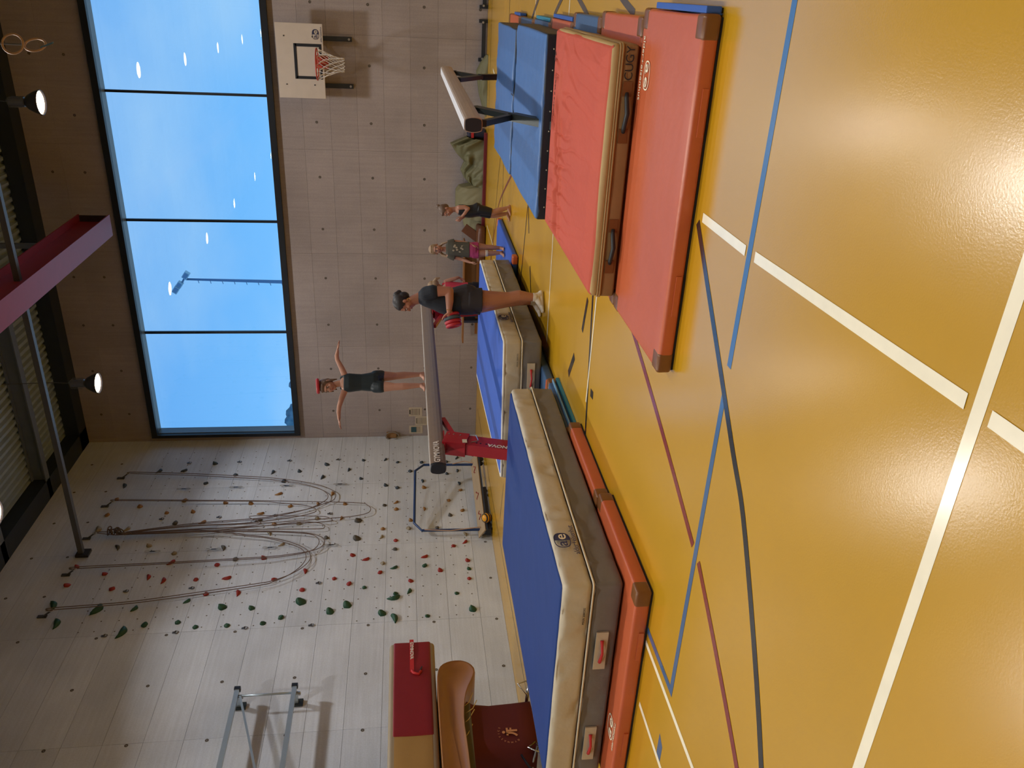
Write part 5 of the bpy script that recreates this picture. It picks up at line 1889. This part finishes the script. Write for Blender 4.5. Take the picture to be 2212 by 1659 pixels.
# arms
chain(mb, [(0.115, -0.175, 1.345), (0.135, -0.205, 1.24), (0.140, -0.22, 1.09)], [0.058, 0.060, 0.050])
chain(mb, [(0.140, -0.22, 1.09), (0.03, -0.215, 1.088), (-0.075, -0.185, 1.092)], [0.050, 0.046, 0.031])
chain(mb, [(0.115, 0.175, 1.345), (0.12, 0.205, 1.24), (0.11, 0.21, 1.09)], [0.056, 0.058, 0.048])
chain(mb, [(0.11, 0.21, 1.09), (0.0, 0.13, 1.07), (-0.07, 0.03, 1.06)], [0.048, 0.044, 0.031])
hand(mb, (-0.075, -0.185, 1.090), (-0.90, 0.30, -0.25), (0.15, 0.9, -0.2), (-0.35, 0, 0.95), 1.0, 0.45, 1.5)
hand(mb, (-0.075, 0.03, 1.06), (-0.95, -0.2, -0.15), (0, -1, -0.1), (0, 0, 1), 1.0, 0.35, 0.7)
fuse(mb, 'body', M_SKIN2, W_, 0.005)
face_parts(P, rot, 0.235, W_)
hb = MB()
F_, U_, S_ = frame(f, u)
hb.sphere(P(0, -0.10, 0.15), (0.375 * .235, 0.43 * .235, 0.385 * .235), 20, 14, rot)
hb.sphere(P(0, -0.30, -0.06), (0.30 * .235, 0.24 * .235, 0.30 * .235), 16, 12, rot)
hb.sphere(P(0, 0.12, 0.33), (0.25 * .235, 0.15 * .235, 0.11 * .235), 14, 10, rot)
hb.sphere(P(0, -0.50, 0.18), (0.17 * .235, 0.16 * .235, 0.20 * .235), 12, 10, rot)
hb.sphere(P(0.05, -0.58, 0.06), (0.12 * .235, 0.12 * .235, 0.14 * .235), 12, 10, rot)
fuse(hb, 'hair', M_HAIRD, W_, 0.005, 3)
tb_ = MB()
loft(tb_, [((0.09, 0, 1.43), 0.062, 0.075, 0), ((0.10, 0, 1.385), 0.10, 0.165, 0), ((0.10, 0, 1.35), 0.115, 0.195, 0), ((0.095, 0, 1.28), 0.135, 0.185, 0), ((0.06, 0, 1.18), 0.150, 0.178, 0), ((0.04, 0, 1.08), 0.158, 0.180, 0), ((0.045, 0, 1.00), 0.165, 0.195, 0), ((0.05, 0, 0.955), 0.165, 0.20, 0)][::-1])
chain(tb_, [(0.112, -0.165, 1.345), (0.133, -0.203, 1.27)], [0.080, 0.078])
chain(tb_, [(0.112, 0.165, 1.345), (0.118, 0.203, 1.27)], [0.080, 0.078])
fuse(tb_, 'tshirt', M_TEE, W_, 0.007, 2)
sb_ = MB()
loft(sb_, [((0.055, 0, 1.04), 0.15, 0.185, 0), ((0.06, 0, 0.97), 0.165, 0.198, 0), ((0.068, 0, 0.89), 0.180, 0.208, 0), ((0.062, 0, 0.82), 0.170, 0.208, 0), ((0.055, 0, 0.78), 0.155, 0.20, 0)][::-1])
sb_.tube([(0.06, -0.088, 0.86), (0.056, -0.09, 0.78), (0.055, -0.09, 0.715)], [0.134, 0.134, 0.138], 20)
sb_.tube([(0.05, 0.088, 0.86), (0.04, 0.09, 0.78), (0.037, 0.09, 0.715)], [0.134, 0.134, 0.138], 20)
fuse(sb_, 'shorts', M_SHORT, W_, 0.007, 2)
for (ax_, ay_, td) in ((0.085, -0.085, (-1, -0.12)), (0.06, 0.10, (-1, 0.1))):
    s_ = MB()
    foot(s_, (ax_, ay_, 0.10), td, 0.25, 0.055)
    s_.tube([(ax_, ay_, 0.09), (ax_ + 0.002, ay_, 0.13)], [0.050, 0.050], 16)
    fuse(s_, 'sock', M_SOCK, W_, 0.005, 3)
e_ = P(0.36, -0.02, -0.24)
E0 = P(-0.36, -0.02, -0.24)
near = e_ if e_.y < E0.y else E0
MB().tube([near + Vector((0.016 * math.cos(t), -0.004, 0.016 * math.sin(t))) for t in [k * math.pi / 6 for k in range(13)]], 0.0028, 6, cap=False).build('earring', M_GOLD, W_)
MB().tube([Vector((-0.072, -0.186, 1.092)) + Vector((0.004 * math.sin(t), 0.034 * math.cos(t), 0.034 * math.sin(t))) for t in [k * math.pi / 6 for k in range(13)]], 0.003, 5, cap=False).build('bracelet', M_GOLD, W_)

# rubber rings held in the hands (things of their own)


def rubber_ring(label, c, axis, R_, r_, material):
    a = Vector(axis).normalized()
    p = a.orthogonal().normalized()
    q = a.cross(p)
    c = Vector(c)
    N, K = 28, 10
    vs, fs = [], []
    for i in range(N):
        t = 2 * math.pi * i / N
        d_ = p * math.cos(t) + q * math.sin(t)
        for k in range(K):
            s = 2 * math.pi * k / K
            vs.append(d_ * (R_ + r_ * math.cos(s)) + a * r_ * math.sin(s))
    for i in range(N):
        for k in range(K):
            fs.append((i * K + k, ((i + 1) % N) * K + k, ((i + 1) % N) * K + (k + 1) % K, i * K + (k + 1) % K))
    o = MB().add(vs, fs).build('rubber_ring', material, None, smooth=True)
    tag(o, label, 'rubber ring', 'rubber rings')
    RZ = Matrix.Rotation(YAW, 3, 'Z')
    o.location = RZ @ c + Vector((W_.location.x, W_.location.y, 0))
    o.rotation_euler = (0, 0, YAW)
    return o


M_RGREY = mat('rubber_grey', (62, 74, 80), 0.6, 0.05)
M_RRED = mat('rubber_red', (170, 32, 44), 0.5, 0.05)
ax_ = Vector((-0.96, -0.10, -0.22))
c0 = Vector((-0.155, -0.10, 1.055))
rubber_ring('grey rubber ring around the hand of the woman', c0, ax_, 0.078, 0.021, M_RGREY)
rubber_ring('red rubber ring held next to the grey ring', c0 + ax_ * 0.042, ax_, 0.076, 0.021, M_RRED)
rubber_ring('red rubber ring outermost in the held stack', c0 + ax_ * 0.082, ax_, 0.072, 0.021, M_RRED)
rubber_ring('red rubber ring innermost behind the grey ring at the shirt', c0 - ax_ * 0.040, ax_, 0.074, 0.020, M_RRED)


# ------------------------------------------------------------------ children


def torso(mb, secs):
    loft(mb, secs)


# girl on the beam -----------------------------------------------------
G1 = person('girl in black leotard balancing with arms out on the beam, red ring on her head', 5.0, 9.12, BZ)
mb = MB()
fd = Vector((-0.52, -0.85, -0.22))
P, rot = head(mb, (-0.048, -0.01, 1.195), fd, (0.05, 0, 1), 0.215)
chain(mb, [(-0.03, 0, 1.11), (-0.015, 0, 1.03)], [0.036, 0.042])
A0 = 0.30
SEC1 = [((-0.012, 0, 1.03), 0.06, 0.045, A0), ((-0.012, 0, 0.995), 0.105, 0.058, A0), ((-0.010, 0, 0.93), 0.112, 0.070, A0), ((-0.008, 0, 0.85), 0.102, 0.066, A0), ((-0.006, 0, 0.78), 0.096, 0.064, A0), ((-0.004, 0, 0.70), 0.106, 0.072, A0), ((0.0, 0, 0.63), 0.116, 0.078, A0), ((0.0, 0, 0.57), 0.095, 0.07, A0)][::-1]
loft(mb, SEC1)
chain(mb, [(0.085, 0.02, 0.985), (0.175, 0.05, 1.025), (0.272, 0.07, 1.075)], [0.040, 0.034, 0.028])
chain(mb, [(0.272, 0.07, 1.075), (0.33, 0.075, 1.083), (0.385, 0.08, 1.073)], [0.028, 0.026, 0.020])
chain(mb, [(-0.105, -0.02, 0.985), (-0.20, -0.05, 1.02), (-0.295, -0.08, 1.048)], [0.040, 0.034, 0.028])
chain(mb, [(-0.295, -0.08, 1.048), (-0.37, -0.09, 1.055), (-0.445, -0.10, 1.05)], [0.028, 0.026, 0.020])
hand(mb, (0.385, 0.08, 1.073), (0.97, 0.1, -0.12), (0, 0.1, -1), (0.1, -1, 0.1), 0.80, 0.08, 0.5)
hand(mb, (-0.445, -0.10, 1.05), (-0.97, -0.1, -0.10), (0, 0.1, -1), (-0.1, -1, 0.1), 0.80, 0.10, 0.5)
chain(mb, [(0.060, 0.03, 0.60), (0.066, 0.06, 0.50), (0.068, 0.10, 0.37), (0.078, 0.125, 0.26), (0.085, 0.15, 0.075)], [0.073, 0.064, 0.046, 0.045, 0.028])
chain(mb, [(-0.058, -0.03, 0.60), (-0.062, -0.06, 0.50), (-0.066, -0.10, 0.375), (-0.062, -0.12, 0.27), (-0.052, -0.125, 0.075)], [0.073, 0.064, 0.046, 0.045, 0.028])
foot(mb, (0.085, 0.155, 0.065), (-0.50, -0.86), 0.17, 0.034, 0.002)
foot(mb, (-0.052, -0.125, 0.065), (-0.46, -0.89), 0.17, 0.034, 0.002)
fuse(mb, 'body', M_SKIN, G1, 0.0045)
face_parts(P, rot, 0.215, G1)
hb = MB()
h_ = 0.215
hb.sphere(P(0, -0.09, 0.15), (0.37 * h_, 0.43 * h_, 0.38 * h_), 20, 14, rot)
hb.sphere(P(0, -0.28, -0.05), (0.33 * h_, 0.25 * h_, 0.34 * h_), 16, 12, rot)
hb.sphere(P(0, 0.20, 0.30), (0.30 * h_, 0.15 * h_, 0.12 * h_), 14, 10, rot)
for k in (-1, 1):
    capsule(hb, P(k * 0.33, 0.05, 0.15), P(k * 0.37, 0.02, -0.35), 0.06 * h_, 0.035 * h_, 8)
    capsule(hb, P(k * 0.28, -0.15, -0.2), P(k * 0.34, -0.12, -0.55), 0.09 * h_, 0.04 * h_, 8)
fuse(hb, 'hair', M_HAIRB, G1, 0.005, 3)
lb = MB()
loft(lb, [(c, a + 0.008, b + 0.008, g) for (c, a, b, g) in SEC1[:-1]])
chain(lb, [(0.060, 0.03, 0.605), (0.066, 0.055, 0.545)], [0.082, 0.078])
chain(lb, [(-0.058, -0.03, 0.605), (-0.062, -0.055, 0.545)], [0.082, 0.078])
for sx in (0.06, -0.08):
    capsule(lb, (sx, 0.0, 0.99), (sx * 0.9 - 0.002, -0.0, 1.022), 0.03, 0.022, 10)
fuse(lb, 'leotard', mat('teal_black_leotard', (20, 34, 40), 0.45, 0.1), G1, 0.006, 2)
RZ = Matrix.Rotation(YAW, 3, 'Z')


def torus(mb_c, R_, r_, N=30, K=10):
    vs, fs = [], []
    for i in range(N):
        t = 2 * math.pi * i / N
        for k in range(K):
            s = 2 * math.pi * k / K
            vs.append(((R_ + r_ * math.cos(s)) * math.cos(t) + mb_c[0], (R_ + r_ * math.cos(s)) * math.sin(t) + mb_c[1], r_ * math.sin(s) + mb_c[2]))
    for i in range(N):
        for k in range(K):
            fs.append((i * K + k, ((i + 1) % N) * K + k, ((i + 1) % N) * K + (k + 1) % K, i * K + (k + 1) % K))
    return MB().add(vs, fs)


o = torus((0, 0, 0), 0.075, 0.022).build('rubber_ring', M_RRED, None, smooth=True)
tag(o, 'red rubber ring lying on the head of the girl on the beam', 'rubber ring', 'rubber rings')
o.location = RZ @ (P(0, -0.02, 0.0) + Vector((0.0, 0.0, 0.112))) + G1.location
o.rotation_euler = (0.10, -0.06, YAW)

# girl in black, walking, right --------------------------------------
G2 = person('small girl in sleeveless black gym suit walking left, hair in a bun', 6.42, 11.95)
mb = MB()
H2 = 0.205
fd = Vector((-0.94, -0.18, -0.30))
P, rot = head(mb, (0.015, 0, 0.968), fd, (-0.28, 0, 0.96), H2)
chain(mb, [(0.03, 0, 0.90), (0.035, 0, 0.82)], [0.035, 0.040])
SEC2 = [((0.035, 0, 0.82), 0.045, 0.055, 0), ((0.03, 0, 0.785), 0.062, 0.10, 0), ((0.022, 0, 0.72), 0.075, 0.10, 0), ((0.005, 0, 0.64), 0.082, 0.095, 0), ((0.012, 0, 0.57), 0.085, 0.098, 0), ((0.035, 0, 0.51), 0.095, 0.108, 0), ((0.03, 0, 0.46), 0.085, 0.10, 0)][::-1]
loft(mb, SEC2)
chain(mb, [(0.04, -0.10, 0.775), (0.045, -0.115, 0.70), (0.025, -0.12, 0.645)], [0.036, 0.032, 0.027])
chain(mb, [(0.025, -0.12, 0.645), (-0.05, -0.105, 0.70), (-0.085, -0.085, 0.735)], [0.027, 0.024, 0.019])
chain(mb, [(0.03, 0.10, 0.775), (0.03, 0.115, 0.70), (0.01, 0.12, 0.65)], [0.036, 0.032, 0.027])
chain(mb, [(0.01, 0.12, 0.65), (-0.06, 0.07, 0.70), (-0.095, 0.02, 0.74)], [0.027, 0.024, 0.019])
hand(mb, (-0.085, -0.085, 0.735), (-0.6, 0.3, 0.5), (0.2, 0.9, 0), (-0.5, 0, 0.8), 0.72, 0.5, 0.6)
hand(mb, (-0.095, 0.02, 0.74), (-0.6, -0.3, 0.5), (0.2, -0.9, 0), (-0.5, 0, 0.8), 0.72, 0.5, 0.6)
chain(mb, [(0.03, -0.05, 0.48), (0.01, -0.055, 0.38), (-0.012, -0.055, 0.27), (0.02, -0.055, 0.18), (0.055, -0.055, 0.06)], [0.068, 0.058, 0.043, 0.041, 0.026])
chain(mb, [(0.03, 0.05, 0.48), (-0.005, 0.055, 0.38), (-0.035, 0.055, 0.27), (-0.025, 0.055, 0.18), (-0.005, 0.06, 0.06)], [0.068, 0.058, 0.043, 0.041, 0.026])
foot(mb, (0.055, -0.055, 0.055), (-1, -0.1), 0.165, 0.032, 0.002)
foot(mb, (-0.005, 0.06, 0.055), (-1, 0.05), 0.165, 0.032, 0.002)
fuse(mb, 'body', M_SKIN, G2, 0.0045)
face_parts(P, rot, H2, G2)
hb = MB()
hb.sphere(P(0, -0.10, 0.15), (0.37 * H2, 0.43 * H2, 0.38 * H2), 20, 14, rot)
hb.sphere(P(0, -0.25, -0.02), (0.30 * H2, 0.25 * H2, 0.28 * H2), 16, 12, rot)
hb.sphere(P(0, 0.16, 0.32), (0.27 * H2, 0.16 * H2, 0.12 * H2), 14, 10, rot)
hb.sphere(P(0, -0.46, 0.42), 0.16 * H2, 12, 10)
capsule(hb, P(0, -0.46, 0.42), P(0.05, -0.62, 0.50), 0.07 * H2, 0.04 * H2, 8)
fuse(hb, 'hair', M_HAIRB, G2, 0.005, 3)
lb = MB()
loft(lb, [(c, a + 0.008, b + 0.008, g) for (c, a, b, g) in SEC2[:-1]])
lb.tube([(0.03, -0.05, 0.49), (0.01, -0.055, 0.38), (-0.008, -0.055, 0.29)], [0.077, 0.067, 0.055], 18)
lb.tube([(0.03, 0.05, 0.49), (-0.005, 0.055, 0.38), (-0.030, 0.055, 0.29)], [0.077, 0.067, 0.055], 18)
fuse(lb, 'gym_suit', M_LEO, G2, 0.006, 2)

# girl in grey T-shirt -------------------------------------------------
G3 = person('girl in grey T-shirt and pink shorts standing on the royal blue mat', 5.86, 11.85, 0.091)
mb = MB()
H3 = 0.205
P, rot = head(mb, (0.012, 0, 1.025), (-0.15, -0.98, -0.08), (0, 0, 1), H3)
chain(mb, [(0.015, 0.01, 0.94), (0.017, 0.01, 0.87)], [0.034, 0.040])
SEC3 = [((0.018, 0.01, 0.875), 0.055, 0.042, 0), ((0.018, 0.01, 0.845), 0.100, 0.055, 0), ((0.018, 0.005, 0.78), 0.100, 0.066, 0), ((0.015, 0, 0.70), 0.092, 0.064, 0), ((0.012, 0, 0.62), 0.090, 0.066, 0), ((0.01, 0, 0.54), 0.100, 0.074, 0), ((0.005, 0, 0.47), 0.105, 0.078, 0), ((0.0, 0, 0.42), 0.09, 0.07, 0)][::-1]
loft(mb, SEC3)
chain(mb, [(0.110, 0.01, 0.835), (0.125, 0.01, 0.74), (0.118, 0.0, 0.63)], [0.036, 0.032, 0.027])
chain(mb, [(0.118, 0.0, 0.63), (0.10, -0.03, 0.56), (0.075, -0.055, 0.495)], [0.027, 0.024, 0.019])
chain(mb, [(-0.075, 0.01, 0.835), (-0.105, 0.015, 0.74), (-0.135, 0.01, 0.635)], [0.036, 0.032, 0.027])
chain(mb, [(-0.135, 0.01, 0.635), (-0.162, -0.01, 0.57), (-0.185, -0.03, 0.515)], [0.027, 0.024, 0.019])
hand(mb, (0.075, -0.055, 0.495), (-0.25, -0.15, -0.95), (-0.9, 0, 0.2), (-0.2, -0.9, 0.1), 0.72, 0.25, 0.4)
hand(mb, (-0.185, -0.03, 0.515), (-0.4, -0.15, -0.9), (0.8, 0.2, -0.2), (0, -1, 0), 0.72, 0.25, 0.4)
chain(mb, [(0.052, 0, 0.45), (0.052, -0.005, 0.36), (0.047, -0.005, 0.26), (0.046, 0.0, 0.18), (0.040, 0.005, 0.06)], [0.066, 0.058, 0.042, 0.040, 0.026])
chain(mb, [(-0.048, 0, 0.45), (-0.048, -0.01, 0.36), (-0.045, -0.025, 0.26), (-0.045, -0.025, 0.18), (-0.040, -0.03, 0.06)], [0.066, 0.058, 0.042, 0.040, 0.026])
foot(mb, (0.040, 0.005, 0.055), (-0.35, -0.93), 0.165, 0.032, 0.002)
foot(mb, (-0.040, -0.03, 0.055), (-0.55, -0.83), 0.165, 0.032, 0.002)
fuse(mb, 'body', M_SKIN, G3, 0.0045)
face_parts(P, rot, H3, G3)
hb = MB()
hb.sphere(P(0, -0.09, 0.16), (0.375 * H3, 0.43 * H3, 0.39 * H3), 20, 14, rot)
hb.sphere(P(0, -0.28, -0.05), (0.33 * H3, 0.25 * H3, 0.32 * H3), 16, 12, rot)
hb.sphere(P(0.0, 0.12, 0.37), (0.28 * H3, 0.18 * H3, 0.12 * H3), 14, 10, rot)
chain(hb, [P(0.15, -0.35, -0.25), P(0.42, -0.15, -0.52), P(0.52, 0.05, -0.85), P(0.48, 0.12, -1.1)], [0.12 * H3, 0.12 * H3, 0.10 * H3, 0.05 * H3], 10)
chain(hb, [P(-0.15, -0.35, -0.25), P(-0.42, -0.15, -0.52), P(-0.52, 0.05, -0.80)], [0.10 * H3, 0.09 * H3, 0.05 * H3], 10)
fuse(hb, 'hair', M_HAIRL, G3, 0.005, 3)
lb = MB()
loft(lb, [((0.018, 0.01, 0.878), 0.055, 0.05, 0), ((0.018, 0.01, 0.852), 0.112, 0.066, 0), ((0.018, 0.005, 0.78), 0.114, 0.080, 0), ((0.014, 0, 0.68), 0.112, 0.080, 0), ((0.012, 0, 0.60), 0.116, 0.084, 0), ((0.01, 0, 0.525), 0.120, 0.09, 0)][::-1])
lb.tube([(0.10, 0.01, 0.842), (0.118, 0.01, 0.79), (0.126, 0.01, 0.745)], [0.048, 0.050, 0.050], 16)
lb.tube([(-0.066, 0.01, 0.842), (-0.095, 0.012, 0.79), (-0.11, 0.014, 0.745)], [0.048, 0.050, 0.050], 16)
tsh = fuse(lb, 'tshirt', mat('olive_grey_tshirt', (78, 76, 66), 0.85, 0.1), G3, 0.006, 2)
prt = MB()
rp = random.Random(4)
for k in range(14):
    xx, zz = rp.uniform(-0.055, 0.055), rp.uniform(0.60, 0.78)
    prt.sphere((0.014 + xx, -0.0825 + abs(xx) * 0.18, zz), (0.014, 0.003, 0.018), 8, 5)
po = prt.build('shirt_print', mat('print_beige', (168, 158, 138), 0.8), tsh)
po['kind'] = 'stuff'
lb = MB()
loft(lb, [((0.01, 0, 0.545), 0.110, 0.083, 0), ((0.005, 0, 0.48), 0.116, 0.090, 0), ((0.0, 0, 0.43), 0.110, 0.085, 0)][::-1])
lb.tube([(0.052, 0, 0.47), (0.053, -0.002, 0.385)], [0.074, 0.074], 16)
lb.tube([(-0.048, 0, 0.47), (-0.05, -0.005, 0.385)], [0.074, 0.074], 16)
fuse(lb, 'shorts', mat('pink_shorts', (168, 58, 108), 0.7, 0.06), G3, 0.006, 2)
lb = MB()
lb.tube([(-0.0455, -0.024, 0.245), (-0.046, -0.026, 0.285)], [0.049, 0.050], 16)
fuse(lb, 'knee_bandage', M_SOCK, G3, 0.005, 2)

# girl in pink top, seen from behind ----------------------------------
G4 = person('girl in pink top and black shorts partly hidden behind the standing woman', 5.03, 12.42)
mb = MB()
H4 = 0.215
P, rot = head(mb, (0.045, 0, 1.11), (-0.72, 0.45, -0.22), (0, 0, 1), H4)
chain(mb, [(0.04, 0, 1.03), (0.035, 0, 0.96)], [0.036, 0.042])
A4 = -0.35
SEC4 = [((0.03, 0, 0.985), 0.055, 0.045, A4), ((0.03, 0, 0.945), 0.105, 0.058, A4), ((0.025, 0, 0.87), 0.105, 0.068, A4), ((0.02, 0, 0.78), 0.097, 0.066, A4), ((0.01, 0, 0.68), 0.096, 0.068, A4), ((0.005, 0, 0.58), 0.106, 0.078, A4), ((0.0, 0, 0.50), 0.11, 0.082, A4), ((0.0, 0, 0.46), 0.09, 0.07, A4)][::-1]
loft(mb, SEC4)
chain(mb, [(0.125, -0.03, 0.935), (0.155, -0.05, 0.85), (0.175, -0.06, 0.78)], [0.038, 0.033, 0.028])
chain(mb, [(0.175, -0.06, 0.78), (0.19, -0.05, 0.74), (0.19, -0.03, 0.715)], [0.028, 0.025, 0.020])
chain(mb, [(-0.065, 0.04, 0.935), (-0.10, 0.06, 0.84), (-0.12, 0.05, 0.73)], [0.038, 0.033, 0.028])
chain(mb, [(-0.12, 0.05, 0.73), (-0.14, 0.09, 0.66), (-0.15, 0.13, 0.60)], [0.028, 0.025, 0.020])
hand(mb, (0.19, -0.03, 0.715), (-0.35, 0.2, -0.9), (-1, 0, 0), (0, 1, 0.2), 0.75, 0.3, 0.5)
hand(mb, (-0.15, 0.13, 0.60), (-0.1, 0.4, -0.9), (1, 0, 0), (0, 1, 0), 0.75, 0.25, 0.5)
chain(mb, [(0.052, -0.015, 0.49), (0.052, -0.015, 0.39), (0.05, -0.01, 0.28), (0.05, -0.015, 0.19), (0.05, -0.015, 0.06)], [0.07, 0.06, 0.044, 0.042, 0.027])
chain(mb, [(-0.052, 0.02, 0.49), (-0.052, 0.02, 0.39), (-0.05, 0.025, 0.28), (-0.05, 0.02, 0.19), (-0.05, 0.02, 0.06)], [0.07, 0.06, 0.044, 0.042, 0.027])
foot(mb, (0.05, -0.015, 0.055), (-0.8, 0.6), 0.17, 0.033, 0.002)
foot(mb, (-0.05, 0.02, 0.055), (-0.8, 0.6), 0.17, 0.033, 0.002)
fuse(mb, 'body', M_SKIN, G4, 0.005)
face_parts(P, rot, H4, G4)
hb = MB()
hb.sphere(P(0, -0.09, 0.15), (0.38 * H4, 0.43 * H4, 0.39 * H4), 20, 14, rot)
hb.sphere(P(0, -0.28, -0.05), (0.33 * H4, 0.25 * H4, 0.32 * H4), 16, 12, rot)
chain(hb, [P(0, -0.42, -0.05), P(0.05, -0.58, -0.25), P(0.05, -0.60, -0.5)], [0.14 * H4, 0.12 * H4, 0.06 * H4], 10)
fuse(hb, 'hair', M_HAIRL, G4, 0.005, 3)
lb = MB()
loft(lb, [(c, a + 0.010, b + 0.010, g) for (c, a, b, g) in SEC4[2:-1]])
for sx, sy in ((0.085, -0.03), (-0.035, 0.02)):
    capsule(lb, (sx, sy, 0.94), (sx, sy, 0.972), 0.034, 0.026, 10)
fuse(lb, 'tank_top', mat('pink_top', (206, 62, 82), 0.7, 0.08), G4, 0.006, 2)
lb = MB()
loft(lb, [((0.006, 0, 0.60), 0.112, 0.085, A4), ((0.0, 0, 0.52), 0.120, 0.092, A4), ((0, 0, 0.46), 0.112, 0.088, A4)][::-1])
lb.tube([(0.052, -0.015, 0.50), (0.053, -0.015, 0.38)], [0.078, 0.070], 16)
lb.tube([(-0.052, 0.02, 0.50), (-0.052, 0.02, 0.38)], [0.078, 0.070], 16)
fuse(lb, 'shorts', M_LEO, G4, 0.006, 2)
